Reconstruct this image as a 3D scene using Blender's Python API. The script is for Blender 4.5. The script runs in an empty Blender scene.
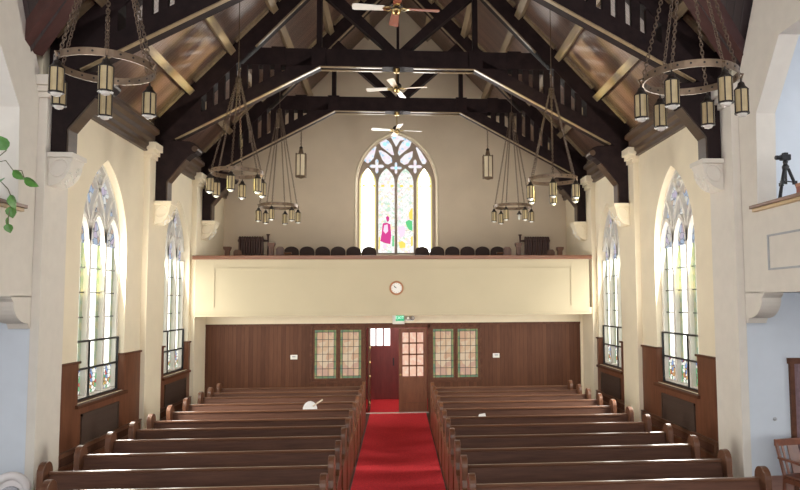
import bpy, bmesh, math, random
from math import sin, cos, pi, sqrt, radians
from mathutils import Vector, Matrix

random.seed(7)
S = bpy.context.scene
COL = S.collection

# ------------------------------------------------------------------ materials
def nodes(name):
    m = bpy.data.materials.new(name); m.use_nodes = True
    nt = m.node_tree; nt.nodes.clear()
    out = nt.nodes.new('ShaderNodeOutputMaterial')
    return m, nt, out

def N(nt, t, **kw):
    n = nt.nodes.new(t)
    for k, v in kw.items():
        if k in n.inputs: n.inputs[k].default_value = v
        else: setattr(n, k, v)
    return n

def ramp(nt, stops, interp='LINEAR'):
    r = nt.nodes.new('ShaderNodeValToRGB'); r.color_ramp.interpolation = interp
    e = r.color_ramp.elements
    while len(e) > 1: e.remove(e[0])
    e[0].position = stops[0][0]; e[0].color = (*stops[0][1], 1)
    for p, c in stops[1:]:
        x = e.new(p); x.color = (*c, 1)
    return r

def plain(name, col, rough=0.6, metal=0.0, var=0.08, scale=6.0, spec=0.5, coat=0.0):
    m, nt, out = nodes(name)
    b = N(nt, 'ShaderNodeBsdfPrincipled', Roughness=rough, Metallic=metal)
    b.inputs['Specular IOR Level'].default_value = spec
    b.inputs['Coat Weight'].default_value = coat
    tc = N(nt, 'ShaderNodeTexCoord'); no = N(nt, 'ShaderNodeTexNoise', Scale=scale, Detail=5.0)
    nt.links.new(tc.outputs['Object'], no.inputs['Vector'])
    r = ramp(nt, [(0.3, tuple(c*(1-var) for c in col)), (0.7, tuple(min(1, c*(1+var)) for c in col))])
    nt.links.new(no.outputs['Fac'], r.inputs['Fac'])
    nt.links.new(r.outputs['Color'], b.inputs['Base Color'])
    nt.links.new(b.outputs[0], out.inputs[0])
    return m

def wood(name, dark, light, rough=0.4, scale=(1.5, 18, 18), coat=0.0, spec=0.5, vary=0.15):
    """grain stretched along local x (scale small on the long axis)"""
    m, nt, out = nodes(name)
    b = N(nt, 'ShaderNodeBsdfPrincipled', Roughness=rough)
    b.inputs['Coat Weight'].default_value = coat
    b.inputs['Specular IOR Level'].default_value = spec
    tc = N(nt, 'ShaderNodeTexCoord'); mp = N(nt, 'ShaderNodeMapping')
    mp.inputs['Scale'].default_value = scale
    no = N(nt, 'ShaderNodeTexNoise', Scale=1.6, Detail=7.0, Roughness=0.65)
    oi = N(nt, 'ShaderNodeObjectInfo')
    ad = N(nt, 'ShaderNodeVectorMath', operation='ADD')
    cm = N(nt, 'ShaderNodeCombineXYZ')
    ml = N(nt, 'ShaderNodeMath', operation='MULTIPLY'); ml.inputs[1].default_value = 37.0
    nt.links.new(oi.outputs['Random'], ml.inputs[0])
    for i in range(3): nt.links.new(ml.outputs[0], cm.inputs[i])
    nt.links.new(tc.outputs['Object'], ad.inputs[0]); nt.links.new(cm.outputs[0], ad.inputs[1])
    nt.links.new(ad.outputs[0], mp.inputs['Vector']); nt.links.new(mp.outputs[0], no.inputs['Vector'])
    r = ramp(nt, [(0.3, dark), (0.72, light)])
    nt.links.new(no.outputs['Fac'], r.inputs['Fac'])
    hs = N(nt, 'ShaderNodeHueSaturation')
    mr = N(nt, 'ShaderNodeMapRange'); mr.inputs['To Min'].default_value = 1-vary; mr.inputs['To Max'].default_value = 1+vary
    nt.links.new(oi.outputs['Random'], mr.inputs['Value']); nt.links.new(mr.outputs[0], hs.inputs['Value'])
    nt.links.new(r.outputs['Color'], hs.inputs['Color'])
    nt.links.new(hs.outputs['Color'], b.inputs['Base Color'])
    bp = N(nt, 'ShaderNodeBump', Strength=0.12, Distance=0.01)
    nt.links.new(no.outputs['Fac'], bp.inputs['Height']); nt.links.new(bp.outputs[0], b.inputs['Normal'])
    nt.links.new(b.outputs[0], out.inputs[0])
    return m

def boards(name, dark, light, axis, pitch, rough=0.35, groove=0.35, spec=0.5, bump=0.25):
    """tongue-and-groove boards; axis = object axis ACROSS the boards"""
    m, nt, out = nodes(name)
    b = N(nt, 'ShaderNodeBsdfPrincipled', Roughness=rough)
    b.inputs['Specular IOR Level'].default_value = spec
    tc = N(nt, 'ShaderNodeTexCoord'); sp = N(nt, 'ShaderNodeSeparateXYZ')
    nt.links.new(tc.outputs['Object'], sp.inputs[0])
    dv = N(nt, 'ShaderNodeMath', operation='DIVIDE'); dv.inputs[1].default_value = pitch
    nt.links.new(sp.outputs[axis], dv.inputs[0])
    fr = N(nt, 'ShaderNodeMath', operation='FRACT'); nt.links.new(dv.outputs[0], fr.inputs[0])
    fl = N(nt, 'ShaderNodeMath', operation='FLOOR'); nt.links.new(dv.outputs[0], fl.inputs[0])
    wn = N(nt, 'ShaderNodeTexWhiteNoise', noise_dimensions='1D'); nt.links.new(fl.outputs[0], wn.inputs['W'])
    # rounded board profile
    pk = ramp(nt, [(0.0, (0, 0, 0)), (0.09, (1, 1, 1)), (0.91, (1, 1, 1)), (1.0, (0, 0, 0))])
    nt.links.new(fr.outputs[0], pk.inputs['Fac'])
    mp = N(nt, 'ShaderNodeMapping'); sc = [3, 3, 3]; sc['XYZ'.index(axis)] = 30
    mp.inputs['Scale'].default_value = sc
    no = N(nt, 'ShaderNodeTexNoise', Scale=1.0, Detail=6.0)
    nt.links.new(tc.outputs['Object'], mp.inputs['Vector']); nt.links.new(mp.outputs[0], no.inputs['Vector'])
    av = N(nt, 'ShaderNodeMath', operation='MULTIPLY_ADD'); av.inputs[1].default_value = 0.45
    nt.links.new(wn.outputs['Value'], av.inputs[0])
    hf = N(nt, 'ShaderNodeMath', operation='MULTIPLY'); hf.inputs[1].default_value = 0.6
    nt.links.new(no.outputs['Fac'], hf.inputs[0]); nt.links.new(hf.outputs[0], av.inputs[2])
    r = ramp(nt, [(0.2, dark), (0.8, light)]); nt.links.new(av.outputs[0], r.inputs['Fac'])
    mx = N(nt, 'ShaderNodeMix', data_type='RGBA', blend_type='MULTIPLY'); mx.inputs['Factor'].default_value = groove
    nt.links.new(r.outputs['Color'], mx.inputs['A']); nt.links.new(pk.outputs['Color'], mx.inputs['B'])
    nt.links.new(mx.outputs['Result'], b.inputs['Base Color'])
    bp = N(nt, 'ShaderNodeBump', Strength=bump, Distance=0.02)
    nt.links.new(pk.outputs['Color'], bp.inputs['Height']); nt.links.new(bp.outputs[0], b.inputs['Normal'])
    nt.links.new(b.outputs[0], out.inputs[0])
    return m

def glow(name, col, strength):
    m, nt, out = nodes(name)
    e = N(nt, 'ShaderNodeEmission', Strength=strength); e.inputs['Color'].default_value = (*col, 1)
    nt.links.new(e.outputs[0], out.inputs[0])
    return m

def stained(name, stops, strength, scale=5.0, lead=0.03, stretch=(1, 1, 1), lead_col=(.03, .03, .03)):
    """daylit stained glass: random cells in a palette, dark lead lines between"""
    m, nt, out = nodes(name)
    e = N(nt, 'ShaderNodeEmission', Strength=strength)
    tc = N(nt, 'ShaderNodeTexCoord'); mp = N(nt, 'ShaderNodeMapping'); mp.inputs['Scale'].default_value = stretch
    nt.links.new(tc.outputs['Object'], mp.inputs['Vector'])
    v = N(nt, 'ShaderNodeTexVoronoi', Scale=scale); nt.links.new(mp.outputs[0], v.inputs['Vector'])
    sp = N(nt, 'ShaderNodeSeparateColor'); nt.links.new(v.outputs['Color'], sp.inputs[0])
    r = ramp(nt, stops, 'CONSTANT'); nt.links.new(sp.outputs[0], r.inputs['Fac'])
    if lead > 0:
        d = N(nt, 'ShaderNodeTexVoronoi', Scale=scale, feature='DISTANCE_TO_EDGE'); nt.links.new(mp.outputs[0], d.inputs['Vector'])
        lt = N(nt, 'ShaderNodeMath', operation='LESS_THAN'); lt.inputs[1].default_value = lead
        nt.links.new(d.outputs['Distance'], lt.inputs[0])
        mx = N(nt, 'ShaderNodeMix', data_type='RGBA'); nt.links.new(lt.outputs[0], mx.inputs['Factor'])
        nt.links.new(r.outputs['Color'], mx.inputs['A']); mx.inputs['B'].default_value = (*lead_col, 1)
        nt.links.new(mx.outputs['Result'], e.inputs['Color'])
    else:
        nt.links.new(r.outputs['Color'], e.inputs['Color'])
    nt.links.new(e.outputs[0], out.inputs[0])
    return m

def pale_light(name, half, strength):
    """a pale light of a side window: near-white field, greenish border with red and amber squares (object space, y across)"""
    m, nt, out = nodes(name)
    e = N(nt, 'ShaderNodeEmission', Strength=strength)
    tc = N(nt, 'ShaderNodeTexCoord'); sp = N(nt, 'ShaderNodeSeparateXYZ'); nt.links.new(tc.outputs['Object'], sp.inputs[0])
    ab = N(nt, 'ShaderNodeMath', operation='ABSOLUTE'); nt.links.new(sp.outputs['Y'], ab.inputs[0])
    bd = N(nt, 'ShaderNodeMath', operation='GREATER_THAN'); bd.inputs[1].default_value = half*0.62
    nt.links.new(ab.outputs[0], bd.inputs[0])
    v = N(nt, 'ShaderNodeTexVoronoi', Scale=5.0); nt.links.new(tc.outputs['Object'], v.inputs['Vector'])
    sc = N(nt, 'ShaderNodeSeparateColor'); nt.links.new(v.outputs['Color'], sc.inputs[0])
    f = ramp(nt, [(0, (1, 1, .97)), (.35, (.92, 1, .9)), (.6, (1, .97, .84)), (.8, (1, .99, .9))], 'CONSTANT')
    nt.links.new(sc.outputs[0], f.inputs['Fac'])
    v2 = N(nt, 'ShaderNodeTexVoronoi', Scale=13.0); nt.links.new(tc.outputs['Object'], v2.inputs['Vector'])
    s2 = N(nt, 'ShaderNodeSeparateColor'); nt.links.new(v2.outputs['Color'], s2.inputs[0])
    g = ramp(nt, [(0, (.60, .68, .46)), (.3, (.72, .76, .56)), (.55, (.82, .78, .5)), (.75, (.58, .68, .52)), (.93, (.62, .34, .2))], 'CONSTANT')
    nt.links.new(s2.outputs[0], g.inputs['Fac'])
    mx = N(nt, 'ShaderNodeMix', data_type='RGBA'); nt.links.new(bd.outputs[0], mx.inputs['Factor'])
    nt.links.new(f.outputs['Color'], mx.inputs['A']); nt.links.new(g.outputs['Color'], mx.inputs['B'])
    st = N(nt, 'ShaderNodeMapRange'); st.inputs['To Min'].default_value = strength; st.inputs['To Max'].default_value = .22
    nt.links.new(bd.outputs[0], st.inputs['Value']); nt.links.new(st.outputs[0], e.inputs['Strength'])
    tr = N(nt, 'ShaderNodeBsdfTransparent'); tm = N(nt, 'ShaderNodeMix', data_type='RGBA', blend_type='MULTIPLY'); tm.inputs['Factor'].default_value = 1.0; tm.inputs['B'].default_value = (.25, .25, .25, 1); nt.links.new(mx.outputs['Result'], tm.inputs['A']); nt.links.new(tm.outputs['Result'], tr.inputs['Color']); ads = N(nt, 'ShaderNodeAddShader')
    nt.links.new(mx.outputs['Result'], e.inputs['Color']); nt.links.new(e.outputs[0], ads.inputs[0]); nt.links.new(tr.outputs[0], ads.inputs[1])
    nt.links.new(ads.outputs[0], out.inputs[0])
    return m

M = {}
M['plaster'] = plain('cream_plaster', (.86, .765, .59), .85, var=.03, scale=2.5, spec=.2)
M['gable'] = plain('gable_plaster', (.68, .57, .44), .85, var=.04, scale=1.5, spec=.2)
M['stone'] = plain('grey_stone_paint', (.74, .69, .62), .8, var=.03, spec=.2)
M['daylit_white_plaster'] = plain('daylit_white_plaster', (.66, .71, .78), .8, var=.03, scale=3, spec=.2)  # bluish daylight on the chapel walls is put into this colour
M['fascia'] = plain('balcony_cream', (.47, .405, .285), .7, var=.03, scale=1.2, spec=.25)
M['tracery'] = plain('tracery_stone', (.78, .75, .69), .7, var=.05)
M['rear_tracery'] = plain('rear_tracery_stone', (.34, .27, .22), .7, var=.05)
M['truss'] = wood('truss_timber', (.012, .007, .008), (.026, .015, .015), .6, (3, 3, 3), spec=.12)
M['lit_underside'] = wood('lit_underside_wood', (.20, .14, .08), (.32, .235, .14), .28, (2, 2, 12))  # lighter tan stands in for the lit undersides of the trusses
M['purlin'] = wood('purlin_timber', (.17, .12, .075), (.30, .22, .13), .4, (6, 1, 6))
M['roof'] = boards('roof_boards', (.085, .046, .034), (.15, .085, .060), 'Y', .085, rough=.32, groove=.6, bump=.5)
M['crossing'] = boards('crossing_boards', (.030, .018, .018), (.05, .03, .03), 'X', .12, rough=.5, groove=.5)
M['cornice'] = wood('cornice_wood', (.05, .028, .017), (.10, .058, .034), .4, (6, 1, 6))
M['panel'] = boards('wall_boards', (.085, .032, .016), (.145, .058, .030), 'X', .10, rough=.5, spec=.2, groove=.35, bump=.15)
M['wain'] = wood('wainscot_wood', (.12, .043, .021), (.21, .083, .042), .42, (8, 8, 1.2), spec=.3, vary=.05)
M['wain_trim'] = wood('wainscot_trim', (.08, .030, .016), (.15, .060, .032), .5, (6, 2, 6), spec=.2)
M['pew'] = wood('pew_wood', (.068, .028, .017), (.125, .054, .032), .6, (1.2, 16, 16), vary=.15, spec=.22)
M['pew_end'] = wood('pew_end_wood', (.095, .038, .020), (.175, .074, .038), .36, (10, 10, 2), coat=.08, spec=.35)
M['rail'] = wood('pew_rail_wood', (.105, .047, .027), (.175, .08, .046), .28, (1.2, 16, 16), coat=.3)
M['balrail'] = wood('balcony_rail_wood', (.15, .06, .033), (.25, .105, .055), .35, (1.2, 16, 16))
M['grille'] = boards('vent_grille_metal', (.055, .034, .026), (.075, .048, .038), 'Z', .03, rough=.5, groove=.8)
M['carpet'] = plain('red_carpet', (.74, .055, .07), .95, var=.18, scale=40, spec=.05)
M['floor'] = wood('floor_wood', (.04, .02, .012), (.075, .038, .022), .45, (8, 1, 8))
M['brass'] = plain('aged_brass', (.55, .40, .18), .3, 1.0)
M['iron'] = plain('aged_bronze', (.15, .105, .075), .45, .7, var=.2, scale=30)
M['iron_dark'] = plain('dark_iron', (.03, .022, .018), .5, .5)
M['bandmetal'] = plain('ring_bronze', (.19, .13, .085), .45, .5, var=.18, scale=12)
M['shade'] = plain('amber_shade', (.45, .35, .19), .5, var=.12, scale=14)
M['opal'] = plain('opal_glass', (.85, .83, .78), .25, var=.02)
M['lantern'] = plain('opal_panel', (.74, .64, .46), .4, var=.05)
M['fan_red'] = wood('fan_blade_wood', (.20, .055, .03), (.32, .10, .055), .55, (2, 12, 12), vary=0, spec=.15)
M['fan_tan'] = wood('fan_blade_oak', (.46, .33, .2), (.62, .47, .3), .35, (2, 12, 12), vary=0)
M['fan_white'] = plain('fan_blade_white', (.86, .83, .78), .3, var=.02)
M['seat'] = plain('seat_vinyl', (.048, .028, .024), .55, var=.12, spec=.2)
M['radiator'] = plain('radiator_iron', (.085, .042, .036), .45, .2, var=.1)
M['black'] = plain('black_plastic', (.014, .015, .018), .45)
M['white'] = plain('white_plastic', (.82, .80, .76), .5, var=.02)
M['paper'] = plain('white_paper', (.88, .87, .85), .8, var=.02)
M['reddoor'] = wood('red_door_wood', (.17, .030, .028), (.25, .050, .045), .4, (8, 8, 1.2), vary=0)
M['leaf'] = plain('pothos_leaf', (.10, .27, .055), .4, var=.35, scale=9)
M['stem'] = plain('vine_stem', (.16, .15, .08), .6)
M['pot'] = plain('terracotta_pot', (.30, .16, .10), .7)
M['cap'] = wood('gallery_cap_wood', (.42, .29, .14), (.60, .43, .23), .45, (6, 1, 6))
M['caplip'] = wood('gallery_cap_lip', (.16, .08, .05), (.25, .13, .08), .4, (6, 1, 6))
M['chair'] = wood('red_oak_chair', (.14, .045, .025), (.24, .085, .045), .35, (8, 8, 2), coat=.2)
M['curtain'] = plain('mauve_curtain', (.26, .17, .19), .9, var=.15, scale=20)
M['basewood'] = wood('baseboard_wood', (.26, .14, .11), (.36, .2, .16), .45, (1, 8, 8))
M['greyline'] = plain('grey_moulding', (.42, .43, .45), .6)
M['lead'] = plain('lead_came', (.05, .05, .05), .5, .4)
M['clockface'] = plain('clock_face', (.80, .79, .76), .4, var=.02)
M['clockwood'] = wood('clock_wood', (.30, .12, .05), (.42, .19, .09), .35, (5, 5, 5))
M['greycloth'] = plain('grey_cloth', (.45, .45, .50), .9, var=.25, scale=60)
M['shell'] = plain('white_shell', (.80, .76, .76), .4, var=.03)
M['boxred'] = plain('brown_box', (.33, .10, .07), .6)
PALE = 1.1
M['g_pale'] = pale_light('pale_stained_glass', .235, PALE)
M['g_lower'] = stained('coloured_stained_glass', [(0, (1, 1, .9)), (.22, (.75, .6, .15)), (.36, (.2, .5, .25)), (.5, (.6, .12, .1)), (.62, (.9, .9, .8)), (.78, (.25, .35, .6)), (.88, (.6, .35, .15))], .6, 13, .05)
M['g_upper'] = stained('tracery_stained_glass', [(0, (1, 1, .95)), (.3, (.55, .66, .85)), (.42, (.95, .9, .8)), (.62, (.8, .6, .45)), (.72, (.7, .8, .95)), (.86, (.75, .65, .8))], .40, 9, .04, lead_col=(.2, .2, .22))
M['g_rear'] = stained('rear_pale_glass', [(0, (1, 1, .98)), (.6, (1, 1, .92)), (.85, (1, 1, .96))], 5.0, 4, 0)
M['g_rear_fig'] = stained('rear_picture_glass', [(0, (1, 1, .98)), (.45, (1, .97, .9)), (.62, (.8, .93, .84)), (.74, (1, .88, .6)), (.84, (.98, .8, .84)), (.93, (.62, .82, .66))], .60, 16, .03, lead_col=(.6, .58, .55))
M['g_reveal_glow'] = glow('lit_reveal_glow', (1, .88, .40), .52)  # yellow of the lit window reveal, put into a glowing border
M['g_rear_tr'] = stained('rear_tracery_glass', [(0, (1, .97, 1)), (.45, (1, .85, .95)), (.65, (.95, .98, 1)), (.85, (.55, .8, 1))], .52, 14, 0)
M['g_magenta'] = glow('magenta_glass', (.80, .08, .34), .5)
M['g_pink'] = glow('pink_glass', (1, .62, .75), .7)
M['g_green'] = glow('green_glass', (.15, .62, .25), .6)
M['g_yellow'] = glow('amber_glass', (1, .75, .15), .6)
M['g_blue'] = glow('blue_glass', (.4, .75, 1), .7)
M['g_peach'] = stained('peach_leaded_glass', [(0, (.95, .66, .42)), (.35, (.88, .56, .36)), (.6, (1, .76, .52)), (.85, (.82, .52, .38))], .36, 6, 0, (1, 1, 1))
M['g_border'] = stained('green_border_glass', [(0, (.42, .52, .25)), (.4, (.6, .58, .28)), (.7, (.34, .48, .3))], .26, 10, 0)
M['g_door'] = stained('door_pane_glass', [(0, (1, .62, .45)), (.5, (1, .72, .55)), (.8, (.95, .55, .42))], .5, 16, 0)
M['g_outdoor'] = glow('daylit_door_pane', (1, .97, .96), 1.6)
M['exit_green'] = glow('exit_green', (.03, .55, .22), .55)
M['exit_white'] = glow('exit_letters', (.75, 1, .85), .8)

# ------------------------------------------------------------------ mesh helpers
class MB:
    def __init__(s): s.v = []; s.f = []; s.mi = []
    def add(s, vs, fs, mi=0):
        o = len(s.v); s.v += [tuple(v) for v in vs]; s.f += [tuple(i+o for i in f) for f in fs]; s.mi += [mi]*len(fs); return s
    def box(s, x0, x1, y0, y1, z0, z1, mi=0):
        x0, x1 = sorted((x0, x1)); y0, y1 = sorted((y0, y1)); z0, z1 = sorted((z0, z1))
        vs = [(x0,y0,z0),(x1,y0,z0),(x1,y1,z0),(x0,y1,z0),(x0,y0,z1),(x1,y0,z1),(x1,y1,z1),(x0,y1,z1)]
        return s.add(vs, [(0,3,2,1),(4,5,6,7),(0,1,5,4),(1,2,6,5),(2,3,7,6),(3,0,4,7)], mi)
    def prism(s, poly, axis, a, b, mi=0):
        """poly: 2D points; axis 'x': (y,z) extruded in x; 'y': (x,z); 'z': (x,y)"""
        def P(p, t):
            return {'x': (t, p[0], p[1]), 'y': (p[0], t, p[1]), 'z': (p[0], p[1], t)}[axis]
        n = len(poly)
        vs = [P(p, a) for p in poly]+[P(p, b) for p in poly]
        fs = [tuple(range(n)), tuple(range(2*n-1, n-1, -1))]
        fs += [(i, i+n, (i+1) % n+n, (i+1) % n) for i in range(n)]
        return s.add(vs, fs, mi)
    def beam(s, p, q, w, d, up=(0, 0, 1), mi=0):
        p = Vector(p); q = Vector(q); t = (q-p).normalized(); u = Vector(up)
        r = t.cross(u); 
        if r.length < 1e-4: r = t.cross(Vector((1, 0, 0)))
        r.normalize(); u = r.cross(t)
        vs = []
        for c in (p, q):
            for a, b in ((-1,-1),(1,-1),(1,1),(-1,1)): vs.append(c+r*(a*w/2)+u*(b*d/2))
        return s.add(vs, [(0,1,2,3),(7,6,5,4),(0,4,5,1),(1,5,6,2),(2,6,7,3),(3,7,4,0)], mi)
    def tube(s, pts, r, n=8, mi=0, cap=True):
        pts = [Vector(p) for p in pts]; rs = r if isinstance(r, (list, tuple)) else [r]*len(pts)
        rings = []; o = len(s.v); prev = None
        for i, p in enumerate(pts):
            t = (pts[min(i+1, len(pts)-1)]-pts[max(i-1, 0)]).normalized()
            if prev is None:
                a = t.cross(Vector((0, 0, 1)))
                if a.length < 1e-3: a = t.cross(Vector((1, 0, 0)))
            else: a = prev-t*prev.dot(t)
            a.normalize(); prev = a; b = t.cross(a)
            for k in range(n):
                th = 2*pi*k/n; s.v.append(tuple(p+(a*cos(th)+b*sin(th))*rs[i]))
        m = len(pts)
        for i in range(m-1):
            for k in range(n):
                s.f.append((o+i*n+k, o+i*n+(k+1) % n, o+(i+1)*n+(k+1) % n, o+(i+1)*n+k)); s.mi.append(mi)
        if cap:
            s.f.append(tuple(o+k for k in range(n-1, -1, -1))); s.f.append(tuple(o+(m-1)*n+k for k in range(n))); s.mi += [mi]*2
        return s
    def lathe(s, prof, n=16, c=(0, 0, 0), mi=0, phase=0.0):
        o = len(s.v)
        for r, z in prof:
            for k in range(n):
                th = 2*pi*k/n+phase; s.v.append((c[0]+r*cos(th), c[1]+r*sin(th), c[2]+z))
        for i in range(len(prof)-1):
            for k in range(n):
                s.f.append((o+i*n+k, o+i*n+(k+1) % n, o+(i+1)*n+(k+1) % n, o+(i+1)*n+k)); s.mi.append(mi)
        s.f.append(tuple(o+k for k in range(n-1, -1, -1))); s.f.append(tuple(o+(len(prof)-1)*n+k for k in range(n))); s.mi += [mi]*2
        return s
    def build(s, name, mats, parent=None, loc=None, smooth=False, bevel=0.0):
        me = bpy.data.meshes.new(name); me.from_pydata(s.v, [], s.f)
        mats = mats if isinstance(mats, (list, tuple)) else [mats]
        for m in mats: me.materials.append(m)
        for p, i in zip(me.polygons, s.mi): p.material_index = i
        bm = bmesh.new(); bm.from_mesh(me); bmesh.ops.recalc_face_normals(bm, faces=bm.faces)
        big = [f for f in bm.faces if len(f.verts) > 4]
        if big: bmesh.ops.triangulate(bm, faces=big)
        bm.to_mesh(me); bm.free()
        o = bpy.data.objects.new(name, me); COL.objects.link(o)
        if loc: o.location = loc
        if parent: o.parent = parent
        if smooth:
            for p in me.polygons: p.use_smooth = True
            try: me.set_sharp_from_angle(angle=radians(40))
            except Exception: pass
        if bevel:
            b = o.modifiers.new('bevel', 'BEVEL'); b.width = bevel; b.segments = 2; b.limit_method = 'ANGLE'
        return o

def tag(o, label=None, cat=None, group=None, kind=None):
    if label: o['label'] = label
    if cat: o['category'] = cat
    if group: o['group'] = group
    if kind: o['kind'] = kind
    return o

def thing(name, label, cat, loc=(0, 0, 0), rz=0.0, group=None):
    o = bpy.data.objects.new(name, None); COL.objects.link(o); o.empty_display_size = .1
    o.location = loc; o.rotation_euler = (0, 0, rz)
    return tag(o, label, cat, group)

def struct(o): o['kind'] = 'structure'; return o
def sempty(name, loc=(0, 0, 0)):
    o = bpy.data.objects.new(name, None); COL.objects.link(o); o.location = loc; o['kind'] = 'structure'; return o

def copy_tree(o, parent=None, top=True):
    c = o.copy(); COL.objects.link(c)
    if parent: c.parent = parent
    for ch in list(o.children): copy_tree(ch, c, False)
    return c

ORD = ['first', 'second', 'third', 'fourth', 'fifth', 'sixth', 'seventh', 'eighth', 'ninth', 'tenth', 'eleventh', 'twelfth']

# ------------------------------------------------------------------ dimensions (metres; x across, y down the nave, z up)
XW, XP = 4.86, 4.75          # side wall and pilaster faces
YB, YG = 17.59, 19.6         # panelled wall below the balcony, gable wall above it
def roof_z(x): return 11.45-1.05*abs(x)
def arch_R(w, r): return (w*w+r*r)/(2*w)
def arch_top(d, w, spring, apex):
    R = arch_R(w, apex-spring); d = min(abs(d), w)
    return spring+sqrt(max(0, R*R-(d+R-w)**2))

def wall_sheet(mb, mp, a0, a1, z0, z1, openings, thick, rec=None):
    """wall with pointed-arch openings; mp(a, depth, z) -> xyz"""
    br = {a0, a1}
    for (c, w, sill, spring, apex) in openings:
        for k in range(25): br.add(round(c-w*cos(pi*k/24), 5))
    br = sorted(b for b in br if a0-1e-6 <= b <= a1+1e-6)
    def q(p): mb.add(p, [(0, 1, 2, 3)])
    for d in (0, thick):
        for a, b in zip(br, br[1:]):
            m = (a+b)/2; op = next((o for o in openings if abs(m-o[0]) < o[1]), None)
            if op is None: q([mp(a, d, z0), mp(b, d, z0), mp(b, d, z1), mp(a, d, z1)])
            else:
                c, w, sill, spring, apex = op
                q([mp(a, d, z0), mp(b, d, z0), mp(b, d, sill), mp(a, d, sill)])
                q([mp(a, d, arch_top(a-c, w, spring, apex)), mp(b, d, arch_top(b-c, w, spring, apex)), mp(b, d, z1), mp(a, d, z1)])
    for (c, w, sill, spring, apex) in openings:
        pts = [(c-w, sill)]+[(c-w*cos(pi*k/24), arch_top(-w*cos(pi*k/24), w, spring, apex)) for k in range(25)]+[(c+w, sill)]
        for p, r in zip(pts, pts[1:]+pts[:1]):
            q([mp(p[0], 0, p[1]), mp(r[0], 0, r[1]), mp(r[0], thick, r[1]), mp(p[0], thick, p[1])])
    # rim
    q([mp(a0, 0, z1), mp(a1, 0, z1), mp(a1, thick, z1), mp(a0, thick, z1)])
    for a in (a0, a1): q([mp(a, 0, z0), mp(a, 0, z1), mp(a, thick, z1), mp(a, thick, z0)])

# ------------------------------------------------------------------ setting: floor, walls, roof
mb = MB(); mb.box(-9.5, 9.5, -9, 20.6, -.2, -.012); struct(mb.build('floor', M['floor']))
mb = MB(); mb.box(-.70, .70, -8.5, 17.59, -.012, .006)
tag(mb.build('carpet_runner', M['carpet']), 'red carpet runner down the centre aisle between the pews', 'carpet')
mb = MB(); mb.box(-.80, .76, 17.50, 17.60, .006, .022); struct(mb.build('trim_1', plain('threshold_metal', (.75, .70, .66), .35, .3)))

WINS = [(11.85, .90, 1.25, 3.75, 5.17), (15.65, .86, 1.25, 3.75, 5.06)]
for s, nm in ((-1, 'left'), (1, 'right')):
    mb = MB(); wall_sheet(mb, lambda a, d, z: (s*(XW+d), a, z), 9.64 if s < 0 else 9.52, 20.2, 0, 6.36, WINS, .36)
    struct(mb.build('wall_'+nm, M['plaster']))
    # pilasters with stepped capitals
    for i, (y0, y1) in enumerate(((9.58, 10.25) if s < 0 else (9.38, 10.12), (13.5, 14.4), (16.62, 17.58))):
        mb = MB(); mb.box(s*XP, s*(XW+.01), y0, y1, 0, 5.56)
        struct(mb.build('wall_%s_pilaster' % nm, M['stone'] if i == 0 else M['plaster'], bevel=.008))
        mb = MB()
        mb.box(s*(XP-.04), s*(XW+.01), y0-.03, y1+.03, 5.56, 5.64)
        mb.box(s*(XP-.08), s*(XW+.01), y0-.06, y1+.06, 5.64, 5.72)
        mb.box(s*(XP-.13), s*(XW+.01), y0-.10, y1+.10, 5.72, 5.86)
        struct(mb.build('wall_%s_capital' % nm, M['stone'] if i == 0 else M['plaster'], bevel=.008))

# gable wall above the balcony with the big window
RW = (-.037, 1.12, 4.12, 6.13, 7.60)
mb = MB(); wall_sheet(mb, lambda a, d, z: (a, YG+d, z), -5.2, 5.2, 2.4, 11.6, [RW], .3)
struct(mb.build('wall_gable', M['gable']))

# panelled wall below the balcony, with the double-door opening
mb = MB()
for x0, x1, z0, z1 in ((-4.766, -.80, 0, 2.23), (.76, 4.68, 0, 2.23), (-.80, .76, 2.13, 2.23)):
    mb.box(x0, x1, YB, YB+.12, z0, z1)
struct(mb.build('wall_back', M['panel']))
mb = MB(); mb.box(-4.86, 4.86, YB+.005, YB+.12, 2.23, 2.5); mb.box(-4.86, -4.766, YB-.02, YB+.1, 0, 2.5); mb.box(4.68, 4.86, YB-.02, YB+.1, 0, 2.5)
struct(mb.build('wall_back_upper', M['plaster']))
mb = MB(); mb.box(-4.766, 4.68, YB-.035, YB, 2.19, 2.245)
for x in (-.86, .80): mb.box(x-.05, x+.05, YB-.02, YB, 0, 2.19)
mb.box(-.9, .85, YB-.02, YB, 2.13, 2.2)
mb.box(-4.766, -.9, YB-.02, YB, 0, .14); mb.box(.85, 4.68, YB-.02, YB, 0, .14)
struct(mb.build('trim_2', M['wain_trim']))
# vestibule behind the doors
mb = MB()
mb.box(-1.5, -1.38, YB+.12, 20.2, 0, 2.46); mb.box(1.38, 1.5, YB+.12, 20.2, 0, 2.46)
mb.box(-1.5, -.95, 20.1, 20.2, 0, 2.46); mb.box(-.055, 1.5, 20.1, 20.2, 0, 2.46); mb.box(-.95, -.055, 20.1, 20.2, 2.14, 2.46)
struct(mb.build('wall_vestibule', M['reddoor']))
mb = MB(); mb.box(-1.4, 1.4, YB+.12, 20.15, -.012, .004); struct(mb.build('floor_vestibule', M['carpet']))

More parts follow.
